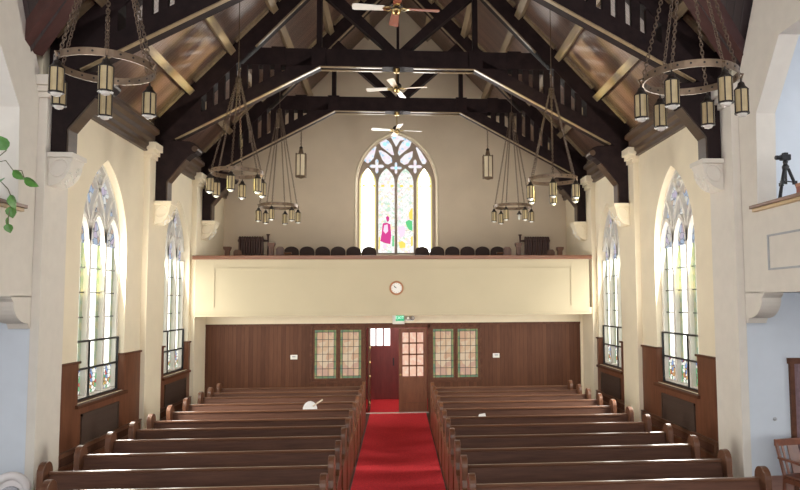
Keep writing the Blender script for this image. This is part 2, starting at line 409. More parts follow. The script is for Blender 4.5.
# crossing: side walls with gallery parapets and openings (nave plane), end walls of the side chapels
for s, nm in ((-1, 'left'), (1, 'right')):
    gy = .22 if s < 0 else 0; cy = 9.62 if s < 0 else 9.5
    parts = {'parapet': [(cy, 2.86), (cy, 4.0), (2.0, 4.0), (2.0, 2.86)],
             'jamb': [(cy, 4.0), (cy, 5.30), (8.89+gy, 5.30), (8.95+gy, 4.0)],
             'arch': [(cy, 5.30), (cy, 5.72), (9.33+gy, 5.95), (8.86+gy, 6.84), (8.15+gy, 8.3), (2.0, 8.3), (2.0, 6.15), (8.26+gy, 6.15), (8.89+gy, 5.30)]}
    for pn, poly in parts.items():
        mb = MB(); mb.prism(poly, 'x', s*XW, s*(XW+.27)); struct(mb.build('wall_gallery_%s_%s' % (pn, nm), M['stone']))
    mb = MB()
    # concave bracket under the parapet
    br = [(9.5, 2.87), (8.86, 2.87), (8.88, 2.83), (8.93, 2.79)]
    for k in range(9):
        t = k/8*pi/2; br.append((8.93+.36*(1-cos(t)), 2.79-.28*sin(t)))
    br += [(9.33, 2.44), (9.5, 2.44)]
    br = [(min(y+gy, cy), z) for y, z in br]
    mb.prism(br, 'x', s*(XW-.0), s*(XW+.27))
    struct(mb.build('wall_gallery_bracket_'+nm, M['stone']))
    mb = MB(); mb.box(s*XW, s*(XW+.27), cy, cy+.16, 0, 5.9); mb.box(s*(XW+.27), s*9.5, cy, cy+.16, 0, 8.3); struct(mb.build('wall_chapel_'+nm, M['daylit_white_plaster']))
    mb = MB()                                        # outer chapel wall with one tall window opening
    for y0, y1, z0, z1 in ((-9, 4.2, 0, 11.5), (7.4, 9.5, 0, 11.5), (4.2, 7.4, 0, 1.0), (4.2, 7.4, 5.6, 11.5)): mb.box(s*9.5, s*9.7, y0, y1, z0, z1)
    struct(mb.build('wall_outer_'+nm, M['daylit_white_plaster']))
    mb = MB(); mb.box(s*(XW+.02), s*9.5, cy-.03, cy, 0, .31); struct(mb.build('baseboard_'+nm, M['basewood']))
    mb = MB(); mb.box(s*(XW+.27), s*9.5, 2.0, cy, 2.86, 3.05); struct(mb.build('floor_gallery_'+nm, M['daylit_white_plaster']))
    mb = MB(); mb.box(s*(XW+.27), s*9.7, -9, 9.7, 8.3, 8.4); struct(mb.build('ceiling_chapel_'+nm, M['daylit_white_plaster']))
    # parapet cap and grey panel moulding
    mb = MB(); mb.box(s*(XW-.045), s*(XW+.30), 2.0, 9.02+gy, 3.955, 4.0, 1); mb.box(s*(XW-.07), s*(XW+.32), 2.0, 9.05+gy, 4.0, 4.045, 0)
    struct(mb.build('trim_%d' % (3 if s < 0 else 4), [M['caplip'], M['cap']], bevel=.006))
    mb = MB()
    for a, b, c, d in ((8.72, 8.69, 3.15, 3.615), (5.6, 5.57, 3.15, 3.615)): mb.box(s*(XW-.014), s*XW, a, b, c, d)
    for z in (3.15, 3.59): mb.box(s*(XW-.014), s*XW, 5.57, 8.72, z, z+.025)
    struct(mb.build('trim_%d' % (5 if s < 0 else 6), M['greyline']))

# roof: nave planes cut by the valley, crossing ceiling
mb = MB()
for s in (-1, 1):
    a = [(0, 20.2), (5.4, 20.2), (5.4, 9.45), (0, 7.1)]
    vs = [(s*x, y, roof_z(x)) for x, y in a]+[(s*x, y, roof_z(x)+.12) for x, y in a]
    mb.add(vs, [(0,1,2,3),(7,6,5,4),(0,4,5,1),(1,5,6,2),(2,6,7,3),(3,7,4,0)])
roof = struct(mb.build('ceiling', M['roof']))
def tz(y): return 5.80+2.4*(9.45-y)
mb = MB()
a = [(-5.2, 9.62), (-5.13, 9.45), (0, 7.1), (5.13, 9.45), (5.2, 9.62), (5.2, 7.07), (-5.2, 7.07)]
mb.add([(x, y, tz(y)) for x, y in a], [(0, 1, 6), (1, 2, 6), (2, 5, 6), (2, 3, 5), (3, 4, 5)])
mb.box(-9.5, 9.5, -9, 7.08, 11.5, 11.6)
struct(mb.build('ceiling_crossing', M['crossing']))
# valley rafters at the crossing
for s in (-1, 1):
    mb = MB(); mb.beam((s*4.95, 9.40, roof_z(4.95)-.06), (s*.1, 7.15, roof_z(.1)-.06), .34, .22)
    struct(mb.build('ceiling_valley_rafter', wood('valley_timber', (.055, .022, .020), (.09, .036, .032), .45, (2, 6, 2))))

TR = [9.85, 13.95, 17.2]     # the three trusses
# purlins, bay by bay, and the pale edge strips beside each truss
for s in (-1, 1):
    for (y0, y1, first) in ((8.3, 9.70, 1), (10.0, 13.80, 0), (14.10, 17.05, 0), (17.35, 19.6, 0)):
        for x in (4.14, 3.35, 2.52, 1.70, .87):
            ya = y0
            if first: ya = 7.1+2.35*x/5.4+.12
            mb = MB(); d = Vector((s*1.05, 0, 1)).normalized()
            zc = roof_z(x)-.10
            mb.beam((s*x, ya, zc), (s*x, y1, zc), .14, .17, up=d)
            mb.build('purlin', M['purlin'], roof)
    for yt in TR:
        for side in (-1, 1):
            yy = yt+side*.205
            xs = [4.75, 4.14+.07, 4.14-.07, 3.35+.07, 3.35-.07, 2.52+.07, 2.52-.07, 1.70+.07, 1.70-.07, .87+.07, .87-.07, .05]
            for xa, xb in zip(xs[::2], xs[1::2]):
                mb = MB(); d = Vector((s*1.05, 0, 1)).normalized()
                mb.beam((s*(xa-.03), yy, roof_z(xa-.03)-.035), (s*(xb+.03), yy, roof_z(xb+.03)-.035), .10, .06, up=d)
                mb.build('edge_strip', M['purlin'], roof)
# cornices
CP = [(0, 5.69), (.07, 5.69), (.07, 5.76), (.11, 5.79), (.11, 5.86), (.19, 5.90), (.19, 5.99), (.27, 6.03), (.27, 6.10), (0, 6.36)]
tn = 7
for s in (-1, 1):
    for y0, y1 in ((10.25, 13.5), (14.4, 16.62), (17.58, 19.6)):
        mb = MB(); mb.prism([(s*(XW-a), z) for a, z in CP], 'y', y0, y1)
        struct(mb.build('trim_%d' % tn, M['cornice'])); tn += 1

# ------------------------------------------------------------------ roof trusses
def zl(x): return 7.55-.54*(x-1.57)
def rl(x): return 10.95-1.05*x
def make_truss(y):
    t = thing('roof_truss', '', 'roof truss', (0, y, 0))
    a, b = -.15, .15
    mb = MB(); mb.prism([(-3.1, 7.55), (3.1, 7.55), (2.75, 7.90), (-2.75, 7.90)], 'y', a, b)
    for x in (-2.4, -1.6, 0, 1.6, 2.4): mb.box(x-.14, x+.14, a-.012, b+.012, 7.55, 7.925)
    mb.build('tie_beam', M['truss'], t)
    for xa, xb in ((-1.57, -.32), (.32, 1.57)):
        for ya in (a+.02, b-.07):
            mb = MB(); mb.box(xa, xb, ya, ya+.05, 7.53, 7.55); mb.build('tie_lit_strip', M['lit_underside'], t)  # pale strips coloured as the lit underside of the tie
    mb = MB(); mb.box(-.028, .028, -.04, .04, 7.9, 11.2); mb.build('king_post', M['truss'], t)
    for s in (-1, 1):
        f = lambda pts: [(s*x, z) for x, z in pts]
        mb = MB(); mb.prism(f([(0, 10.95), (4.80, rl(4.80)), (4.80, rl(4.80)+.46), (0, 11.41)]), 'y', a, b); mb.build('rafter', M['truss'], t)
        # moulded pale edge under the rafter, above the tie beam
        mb = MB(); mb.beam((s*2.86, a+.05, rl(2.86)-.015), (s*.1, a+.05, rl(.1)-.015), .07, .03, up=(s*1.05, 0, 1)); mb.build('rafter_bead', M['purlin'], t)
        mb = MB(); mb.box(s*1.6-.05, s*1.6+.05, a+.05, b-.05, 7.9, rl(1.6)+.1); mb.build('queen_post', M['truss'], t)
        mb = MB(); mb.beam((s*.08, 0, 7.86), (s*1.66, 0, 9.33), .20, .17, up=(0, 1, 0)) if False else mb.prism(f([(.0, 7.9), (.22, 7.9), (1.72, 9.22), (1.50, 9.36)]), 'y', a+.04, b-.04)
        mb.build('strut', M['truss'], t)
        # arched brace: straight lower edge, solid foot at the wall
        mb = MB(); mb.prism(f([(1.45, zl(1.57)), (1.57, zl(1.57)), (4.45, zl(4.45)), (4.75, 5.93), (4.75, 6.42), (3.905, rl(3.905)+.05), (3.905, zl(3.905)+.27), (1.57, zl(1.57)+.27), (1.45, zl(1.57)+.27)]), 'y', a, b)
        mb.build('brace', M['truss'], t)
        mb = MB(); mb.prism(f([(1.57, zl(1.57)-.02), (4.40, zl(4.40)-.02), (4.40, zl(4.40)), (1.57, zl(1.57))]), 'y', a+.01, a+.09); mb.build('brace_lit_strip', M['lit_underside'], t)  # pale strip coloured as the lit underside of the brace
        for k in range(8):
            x1 = 3.805-.22*k; x0 = x1-.13 if k < 7 else 2.0
            top = lambda x: min(7.56, rl(x)+.02)
            pts = [(x0, zl(x0)+.25), (x1, zl(x1)+.25), (x1, top(x1)), (x0, top(x0))]
            if x0 < 3.23 < x1: pts = [(x0, zl(x0)+.25), (x1, zl(x1)+.25), (x1, top(x1)), (3.23, 7.56), (x0, 7.56)]
            mb = MB(); mb.prism(f(pts), 'y', a+.02, a+.10); mb.build('slat', M['truss'], t)
        # wall bracket standing on the corbel
        pts = [(4.75, 6.0), (4.12, 5.97), (4.02, 5.93), (3.96, 5.86), (3.96, 5.78), (4.01, 5.72), (4.08, 5.71), (4.16, 5.64), (4.20, 5.60), (4.55, 5.17), (4.55, 4.76), (4.75, 4.76)]
        mb = MB(); mb.prism(f(pts), 'y', a, b); mb.build('wall_bracket', M['truss'], t, bevel=.01)
        mb = MB()
        for p, q in (((4.18, 5.61), (4.53, 5.17)), ((4.535, 5.17), (4.535, 4.80))):
            mb.beam((s*p[0], 0, p[1]), (s*q[0], 0, q[1]), .022, .26, up=(0, 1, 0))
        mb.tube([(s*4.01, a-.005, 5.82), (s*4.01, b+.005, 5.82)], .06, 12)
        mb.build('bracket_edge', M['cornice'], t)
    return t
LT = ['dark timber roof truss nearest the camera, its tie beam above the picture',
      'dark timber roof truss in the middle, over the second pilasters',
      'dark timber roof truss farthest back, in front of the gable wall']
t0 = make_truss(TR[0]); t0['label'] = LT[0]; t0['group'] = 'roof trusses along the nave'
for i in (1, 2):
    c = copy_tree(t0); c.location = (0, TR[i], 0); c['label'] = LT[i]

# ------------------------------------------------------------------ corbels under the brackets
def make_corbel(s, mat):
    t = thing('corbel', '', 'corbel')
    mb = MB(); mb.box(s*4.42, s*4.765, -.22, .22, 4.70, 4.77)
    mb.build('abacus', mat, t, bevel=.01)
    p = [(4.765, 4.70), (4.44, 4.70), (4.44, 4.67)]
    for k in range(9):
        th = k/8*pi/2; p.append((4.46+.305*(1-cos(th)), 4.64-.33*sin(th)))
    mb = MB(); mb.prism([(s*x, z) for x, z in p], 'y', -.18, .18)
    mb.build('scroll', mat, t, smooth=True)
    mb = MB()                                        # rim mouldings on both cheeks
    for y in (-.18, .18):
        pts = [(s*(4.61+.10*cos(a)-.05*sin(a)), y, 4.56+.115*sin(a)+.03*cos(a)) for a in [2*pi*k/16 for k in range(17)]]
        mb = MB(); mb.tube(pts, .018, 6, cap=False); mb.build('cheek_ring', mat, t)
    mb = MB(); rr = random.Random(3)
    for k in range(26):                              # carved leaves on the front
        th = rr.uniform(.15, 1.2); y = rr.uniform(-.13, .13)
        c = (s*(4.455+.305*(1-cos(th))), y, 4.64-.33*sin(th)); r = rr.uniform(.010, .020)
        mb.lathe([(.001, -r), (r*.8, -r*.5), (r, 0), (r*.8, r*.5), (.001, r)], 6, c)
    mb.build('carved_leaf', M['tracery'], t)
    return t
pos = {0: 'nearest', 1: 'middle', 2: 'farthest'}
for s, nm in ((-1, 'left'), (1, 'right')):
    base = None
    for i, y in enumerate(TR):
        c = make_corbel(s, M['stone'] if i == 0 else M['plaster'])
        c.location = (0, y, .06 if i == 0 else 0)
        c['group'] = 'corbels carrying the roof trusses'
        c['label'] = 'carved scroll corbel under the %s truss on the %s wall' % (pos[i], nm)

# ------------------------------------------------------------------ side windows
def arc_pts(cx, cz, R, a0, a1, n=14): return [(cx+R*cos(a0+(a1-a0)*k/n), cz+R*sin(a0+(a1-a0)*k/n)) for k in range(n+1)]
def side_window(idx, s, win):
    c, w, sill, spring, apex = win
    W = sempty('window_%d' % idx, (s*(XW+.17), c, 0))
    R = arch_R(w, apex-spring)
    def inside(y, z): return z < arch_top(y, w, spring, apex)+.01 and abs(y) < w
    bar = .075
    mb = MB()
    def path(pts, wid=bar, dep=.10):
        for p, q in zip(pts, pts[1:]): mb.beam((0, p[0], p[1]), (0, q[0], q[1]), dep, wid, up=(0, q[1]-p[1], -(q[0]-p[0])))
    # outer frame
    path([(-w+.03, sill), (-w+.03, spring)]); path([(w-.03, sill), (w-.03, spring)])
    path([(d, arch_top(d, w, spring, apex)-.03) for d in [-w+.03+(2*w-.06)*k/24 for k in range(25)]])
    path([(-w, sill+.03), (w, sill+.03)])
    mull = (-w/3, w/3)
    for m in mull: path([(m, sill), (m, spring+.05)], .085, .12)
    # lancet heads of the three lights
    lw = w/3; hs = spring+.0; hr = .52
    for m in (-2*w/3, 0, 2*w/3):
        Rl = arch_R(lw, hr); top = hs+hr
        pts = [(m+d, hs+sqrt(max(0, Rl*Rl-(abs(d)+Rl-lw)**2))) for d in [-lw+2*lw*k/14 for k in range(15)]]
        pts = [p for p in pts if inside(*p)]; path(pts, .06)
    # net tracery: arcs carried on from the mullions
    for m in mull:
        for sg in (-1, 1):
            cx = m-sg*R
            pts = [(m-sg*R+sg*R*cos(a), spring+R*sin(a)) for a in [k/20*1.45 for k in range(21)]]
            pts = [p for p in pts if inside(*p)]; path(pts, .065)
    ring = [(.085*cos(a), apex-.33+.085*sin(a)) for a in [2*pi*k/14 for k in range(15)]]
    path(ring, .04)
    mb.build('window_frame', M['tracery'], W)
    # panes, one per light
    gd = .035
    for m in (-2*w/3, 0, 2*w/3):
        mb2 = MB(); mb2.box(-.01, .01, -lw+.03, lw-.03, 1.74-2.75, spring-2.75); mb2.build('pane', M['g_pale'], W, (s*gd, m, 2.75))
        mb2 = MB(); mb2.box(-.01, .01, -lw+.03, lw-.03, sill+.04, 1.74); mb2.build('coloured_pane', M['g_lower'], W, (s*gd, m, 0))
    n = 24; pts = [(-w, spring)]+[(-w+2*w*k/n, arch_top(-w+2*w*k/n, w, spring, apex)) for k in range(n+1)]+[(w, spring)]
    mb2 = MB(); mb2.prism(pts, 'x', -.01, .01); mb2.build('tracery_pane', M['g_upper'], W, (s*gd, 0, 0))
    # saddle bars and the dark ventilator sash at the foot
    mb2 = MB()
    for z in (2.55, 2.95, 3.35): mb2.box(-.012, .012, -w+.04, w-.04, z-.009, z+.009)
    mb2.build('saddle_bar', M['lead'], W, (s*.015, 0, 0))
    mb2 = MB(); mb2.box(-.03, .03, -w+.02, w-.02, 2.16, 2.19); mb2.box(-.03, .03, -w+.02, w-.02, sill+.015, sill+.035)
    for y in (-w+.03, -w/3+.045, w-.03): mb2.box(-.03, .03, y-.011, y+.011, sill+.02, 2.18)
    mb2.box(-.02, .02, -w+.05, w-.05, 1.725, 1.755)
    mb2.build('ventilator_sash', M['black'], W, (-s*.055, 0, 0))
    # sloped wooden sill
    mb2 = MB(); mb2.prism([(s*.02, sill+.03), (s*-.22, sill-.015), (s*-.24, sill-.02), (s*-.24, sill-.065), (s*.02, sill-.065)], 'y', -w-.06, w+.06)
    mb2.build('window_sill', M['wain_trim'], W)
    return W
k = 1
for s in (-1, 1):
    for wn in WINS: side_window(k, s, wn); k += 1

# wainscot, bay by bay, wrapping into the window reveals
for s, nm in ((-1, 'left'), (1, 'right')):
    for bi, (y0, y1) in enumerate(((10.25, 13.5), (14.4, 16.62))):
        c, w, sill, spring, apex = WINS[bi]
        mb = MB()
        mb.box(s*(XW-.022), s*XW, y0, c-w, 0, 1.86); mb.box(s*(XW-.022), s*XW, c+w, y1, 0, 1.86)
        mb.box(s*(XW-.022), s*XW, c-w, c+w, 0, sill-.06)
        mb.box(s*(XW-.022), s*(XW+.24), c-w, c-w+.018, sill, 1.86); mb.box(s*(XW-.022), s*(XW+.24), c+w-.018, c+w, sill, 1.86)
        struct(mb.build('trim_%d' % tn, M['wain'])); tn += 1
        mb = MB(); mb.box(s*(XW-.05), s*XW, y0, c-w+.03, 1.86, 1.895); mb.box(s*(XW-.05), s*XW, c+w-.03, y1, 1.86, 1.895)
        mb.box(s*(XW-.05), s*(XW+.24), c-w, c-w+.04, 1.86, 1.895); mb.box(s*(XW-.05), s*(XW+.24), c+w-.04, c+w, 1.86, 1.895)
        struct(mb.build('trim_%d' % tn, M['wain_trim'])); tn += 1
        wt = 'near' if bi == 0 else 'far'
        g = thing('vent_grille', 'dark slatted vent grille under the %s window of the %s wall' % (wt, nm), 'vent grille', (s*(XW-.022), c, 0), 0, 'vent grilles under the windows')
        mb = MB(); mb.box(0, -s*.012, -.72, .62, .62, 1.04); mb.build('grille', M['grille'], g)
        mb = MB()
        for a, b, z0, z1 in ((-.76, -.72, .58, 1.08), (.62, .66, .58, 1.08), (-.76, .66, .58, .62), (-.76, .66, 1.04, 1.08)): mb.box(0, -s*.02, a, b, z0, z1)
        mb.build('grille_frame', M['grille'], g)
        l = thing('wall_ledge', 'long low wooden ledge with sunken panels below the %s window of the %s wall' % (wt, nm), 'ledge', (s*(XW-.022), (y0+y1)/2, 0), 0, 'wooden ledges along the walls')
        h = (y1-y0)/2-.02
        mb = MB(); mb.box(0, -s*.035, -h, h, 0, .60); mb.build('body', M['wain'], l)
        mb = MB(); mb.box(0, -s*.062, -h, h, .60, .625); mb.box(-s*.03, -s*.055, -h, h, .565, .60); mb.box(-s*.03, -s*.055, -h, h, .40, .44)
        n = 1
        for q in range(n+1):
            yy = -h+.03+(2*h-.06)*q/n; mb.box(-s*.03, -s*.055, yy-.04, yy+.04, .44, .565)
        mb.build('rail_frame', M['rail'], l)
        mb = MB(); mb.box(-s*.03, -s*.040, -h+.02, h-.02, .44, .565); mb.build('sunken_panel', M['pew'], l)

# ------------------------------------------------------------------ gable window (drawn on a 7x grid over the window)
def GX(u): return -1.157+(350+u/7-357)*.02835
def GZ(v): return 7.598-(120+v/7-134)*.02880
W5 = sempty('window_5', (0, YG+.16, 0))
c, w, sill, spring, apex = RW
n = 28
head = [(c-w*cos(pi*k/n), arch_top(-w*cos(pi*k/n), w, spring, apex)) for k in range(n+1)]
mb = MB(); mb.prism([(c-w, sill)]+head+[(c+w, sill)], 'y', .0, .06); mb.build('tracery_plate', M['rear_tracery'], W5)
LIGHTS = [(62, 180), (196, 311), (330, 445), (466, 576)]
def light_poly(u0, u1, z0, pad=0):
    x0, x1 = GX(u0)+pad, GX(u1)-pad; lw = (x1-x0)/2; m = (x0+x1)/2
    zs = GZ(440); R = arch_R(lw, GZ(335)-zs)
    return [(x0, z0)]+[(m-lw*cos(pi*k/10), zs+sqrt(max(0, R*R-(lw*abs(cos(pi*k/10))+R-lw)**2))) for k in range(11)]+[(x1, z0)]
for i, (u0, u1) in enumerate(LIGHTS):
    mb = MB(); mb.prism(light_poly(u0, u1, sill+.06), 'y', -.012, .0)
    mb.build('border_pane' , M['g_reveal_glow'] if i in (0, 3) else M['g_rear_fig'], W5)  # yellow borders of the outer lights stand in for the lit reveal
    mb = MB(); mb.prism(light_poly(u0, u1, sill+.08, (.06 if i in (0, 3) else .02)), 'y', -.02, -.012)
    mb.build('pane', M['g_rear'] if i in (0, 3) else M['g_rear_fig'], W5)
SH = [[(92,262),(98,285),(122,300),(142,285),(162,262),(182,182),(165,178),(140,198)],
      [(462,185),(472,182),(500,215),(540,280),(530,300),(510,302),(490,265)],
      [(197,210),(215,206),(250,225),(290,258),(294,290),(265,306),(245,300),(225,275)],
      [(440,210),(438,250),(405,300),(380,308),(352,290),(352,270),(385,235)],
      [(198,132),(215,122),(240,120),(270,142),(290,170),(308,240),(292,238),(215,180)],
      [(436,132),(418,122),(398,120),(365,148),(345,180),(334,225),(345,244),(420,180)],
      [(272,100),(300,84),(340,80),(380,90),(395,104),(385,130),(350,135),(322,180),(305,150),(290,120)]]
for q in SH:
    mb = MB(); mb.prism([(GX(a), GZ(b)) for a, b in q], 'y', -.012, 0); mb.build('tracery_pane', M['g_rear_tr'], W5)
for cu, cv, r in ((185, 320, 52), (321, 331, 42), (457, 320, 50)):
    q = []
    for k in range(24):
        a = 2*pi*k/24; rad = r*(.62+.38*cos(4*a)) if True else r
        q.append((GX(cu+rad*cos(a)), GZ(cv+rad*sin(a))))
    mb = MB(); mb.prism(q, 'y', -.012, 0); mb.build('quatrefoil_pane', M['g_rear_tr'], W5)
for cu, cv, r in ((242, 163, 15), (405, 163, 15), (321, 331, 12), (305, 115, 9)):
    mb = MB(); mb.prism([(GX(cu+r*cos(2*pi*k/14)), GZ(cv+r*sin(2*pi*k/14))) for k in range(14)], 'y', -.02, -.012); mb.build('blue_roundel', M['g_blue'], W5)
# figures in the two middle lights; grid of the lower half: 6.53x from (350,185)
def FX(u): return -1.157+(350+u/6.53-357)*.02835
def FZ(v): return 7.598-(185+v/6.53-134)*.02880
def piece(pts, m, d=-.026):
    mb = MB(); mb.prism([(FX(a), FZ(b)) for a, b in pts], 'y', d, -.018); mb.build('glass_figure', M[m], W5)
piece([(212,250),(238,245),(262,255),(268,330),(262,385),(232,380),(196,365),(206,310)], 'g_magenta')
piece([(222,262),(244,256),(248,300),(232,318),(216,300)], 'g_pink', -.03)
piece([(232,210),(245,200),(256,212),(252,235),(240,240)], 'g_magenta')
piece([(214,385),(236,385),(238,415),(216,415)], 'g_pink')
piece([(362,240),(384,226),(406,235),(408,300),(384,290),(370,268)], 'g_green')
piece([(384,180),(402,150),(410,150),(410,228),(388,222)], 'g_yellow')
piece([(316,372),(340,365),(362,380),(360,408),(325,412)], 'g_yellow')
piece([(398,340),(410,330),(410,395),(398,398)], 'g_yellow')
piece([(312,272),(350,262),(364,285),(352,330),(330,345),(314,310)], 'g_pink')
piece([(186,340),(196,338),(192,420),(184,420)], 'g_yellow')
piece([(276,330),(286,330),(286,400),(274,400)], 'g_green')
for u0 in (62, 130, 196, 262, 330, 398, 466, 530):      # amber squares in the heads
    mb = MB(); mb.prism([(GX(u0+20), GZ(452)), (GX(u0+42), GZ(452)), (GX(u0+42), GZ(466)), (GX(u0+20), GZ(466))], 'y', -.026, -.018); mb.build('amber_square', M['g_yellow'], W5)
mb = MB(); pts = [(c-w-.05, 0, sill)]+[(c-(w+.05)*cos(pi*k/24), 0, arch_top(-w*cos(pi*k/24), w, spring, apex)+.05) for k in range(25)]+[(c+w+.05, 0, sill)]
mb.tube(pts, .035, 8); mb.build('window_frame', M['plaster'], W5, (0, -.16, 0))
mb = MB(); mb.box(c-w-.1, c+w+.1, -.24, .05, sill-.05, sill); mb.build('window_sill', M['plaster'], W5)

# ------------------------------------------------------------------ balcony
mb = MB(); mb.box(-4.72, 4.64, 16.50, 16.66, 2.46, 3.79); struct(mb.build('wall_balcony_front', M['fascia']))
mb = MB(); mb.box(-4.78, 4.70, 16.42, 16.74, 3.79, 3.885); struct(mb.build('trim_%d' % tn, M['balrail'], bevel=.012)); tn += 1
mb = MB()
for x in (-4.29, 4.20): mb.box(x-.015, x+.015, 16.485, 16.5, 2.67, 3.59)
for z in (3.575,): mb.box(-4.29, 4.20, 16.485, 16.5, z-.015, z+.015)
mb.box(-4.72, 4.64, 16.47, 16.5, 2.455, 2.50)
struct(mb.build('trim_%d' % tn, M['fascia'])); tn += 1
mb = MB(); mb.box(-4.86, 4.86, 16.66, YG, 2.46, 2.62); mb.box(-4.86, 4.86, 18.3, YG, 2.62, 3.55); struct(mb.build('floor_balcony', M['plaster']))

def seat(x, lab):
    t = thing('balcony_seat', lab, 'seat', (x, 18.85, 3.55), 0, 'dark seats on the balcony')
    w = .20; p = [(-w, .38)]+[(-w, .58)]+[(-w*cos(pi*k/12), .58+.17*sin(pi*k/12)**.8) for k in range(1, 12)]+[(w, .58), (w, .38)]
    mb = MB(); mb.prism(p, 'y', .10, .17); mb.build('backrest', M['seat'], t, bevel=.02)
    mb = MB(); mb.box(-.19, .19, -.26, .10, .34, .42); mb.build('cushion', M['seat'], t, bevel=.02)
    for sx in (-.19, .19):
        mb = MB(); mb.box(sx-.015, sx+.015, -.2, .15, 0, .40); mb.build('seat_support', M['black'], t)
    return t
dl = ['next to the window', 'second from the window', 'third from the window', 'fourth from the window', 'fifth from the window', 'farthest from the window']
for i, x in enumerate((-.79, -1.21, -1.63, -2.05, -2.47, -2.89)): seat(x, 'dark round-topped balcony seat left of the gable window figure, '+dl[i])
for i, x in enumerate((.66, 1.08, 1.50, 1.92, 2.34, 2.76)): seat(x, 'dark round-topped balcony seat right of the gable window figure, '+dl[i])

def radiator(x0, x1, s, lab):
    t = thing('radiator', lab, 'radiator', ((x0+x1)/2, 19.42, 3.55), 0, 'cast iron radiators on the balcony')
    n = 10; L = x1-x0
    for k in range(n):
        xc = -L/2+L*(k+.5)/n; mb = MB(); p = []
        for a in range(9): p.append((-.09+.18*a/8, 1.02+.05*sin(pi*a/8)))
        p = [(-.09, .10)]+p+[(.09, .10)]
        mb.prism(p, 'x', xc-L/n*.31, xc+L/n*.31); mb.build('section', M['radiator'], t, bevel=.015)
    mb = MB(); mb.tube([(-L/2-.02, 0, .2), (L/2+.02, 0, .2)], .035, 8); mb.tube([(-L/2-.02, 0, .95), (L/2+.02, 0, .95)], .035, 8)
    for xx in (-L/2+.05, L/2-.05): mb.box(xx-.03, xx+.03, -.07, .07, 0, .14)
    mb.build('header_pipe', M['radiator'], t)
    mb = MB(); xx = s*(L/2+.12); mb.tube([(s*L/2, 0, .95), (xx, 0, .95), (xx, 0, 1.10)], .03, 8); mb.tube([(xx, 0, .0), (xx, 0, .95)], .022, 8); mb.lathe([(.05, 0), (.05, .03)], 10, (xx, 0, 1.10))
    mb.build('riser_pipe', M['radiator'], t)
radiator(-4.40, -3.72, 1, 'dark cast iron radiator at the left end of the balcony')
radiator(3.60, 4.32, -1, 'dark cast iron radiator at the right end of the balcony')

def post(x, h, lab):
    t = thing('newel_post', lab, 'post', (x, 17.35, 2.62), 0, 'wooden posts behind the balcony rail')
    z = h-2.62
    mb = MB(); mb.box(-.055, .055, -.06, .06, 0, z-.07); mb.build('shaft', M['pew_end'], t)
    mb = MB(); mb.prism([(-.055, z-.10), (-.085, z-.05), (-.085, z), (.085, z), (.085, z-.05), (.055, z-.10)], 'y', -.08, .08); mb.build('post_cap', M['pew_end'], t)
def bend(x, h, s, lab):
    t = thing('bench_end', lab, 'bench', (x, 17.5, 2.62), 0, 'bench ends behind the balcony rail'); z = h-2.62
    mb = MB(); mb.prism([(-.10, 0), (.10, 0), (.10, z-.06), (.05, z), (-.06, z), (-.10, z-.05)], 'y', -.04, .04); mb.build('end_panel', M['pew_end'], t, bevel=.01)
    mb = MB(); mb.tube([(s*.08, 0, z-.16), (s*.28, 0, z-.16)], .03, 8); mb.build('arm_rail', M['pew_end'], t)
post(-4.20, 4.16, 'short wooden post with flared cap left of the left radiator')
post(-3.13, 4.26, 'taller wooden post right of the left radiator')
post(3.06, 4.26, 'taller wooden post left of the right radiator')
post(4.13, 4.15, 'short wooden post with flared cap right of the right radiator')
bend(-3.98, 4.10, 1, 'low wooden bench end between the left short post and left radiator')
bend(-2.94, 4.17, 1, 'low wooden bench end beside the left row of seats')
bend(2.80, 4.17, -1, 'low wooden bench end beside the right row of seats')
bend(3.93, 4.10, -1, 'low wooden bench end between the right radiator and right short post')

# clock on the balcony front
t = thing('wall_clock', 'round wooden wall clock with white face on the balcony front', 'clock', (-.035, 16.5, 3.105))
mb = MB(); pr = [(.125, 0), (.165, -.0), (.168, .02), (.155, .04), (.128, .045), (.125, 0)]
o = len(mb.v); n = 32
for r, d in pr:
    for k in range(n): mb.v.append((r*cos(2*pi*k/n), -d, r*sin(2*pi*k/n)))
for i in range(len(pr)-1):
    for k in range(n): mb.f.append((o+i*n+k, o+i*n+(k+1) % n, o+(i+1)*n+(k+1) % n, o+(i+1)*n+k)); mb.mi.append(0)
mb.build('clock_frame', M['clockwood'], t, smooth=True)
mb = MB(); mb.prism([(.127*cos(2*pi*k/n), .127*sin(2*pi*k/n)) for k in range(n)], 'y', -.022, -.002); mb.build('clock_face', M['clockface'], t)
for a, L in ((radians(150), .065), (radians(138), .09)):
    mb = MB(); mb.beam((0, -.027, 0), (L*cos(a), -.027, L*sin(a)), .012, .004, up=(0, 1, 0)); mb.build('clock_hand', M['black'], t)
mb = MB()
for k in range(12):
    a = 2*pi*k/12; mb.beam((.10*cos(a), -.0245, .10*sin(a)), (.118*cos(a), -.0245, .118*sin(a)), .007, .004, up=(0, 1, 0))
mb.build('hour_mark', M['lead'], t)

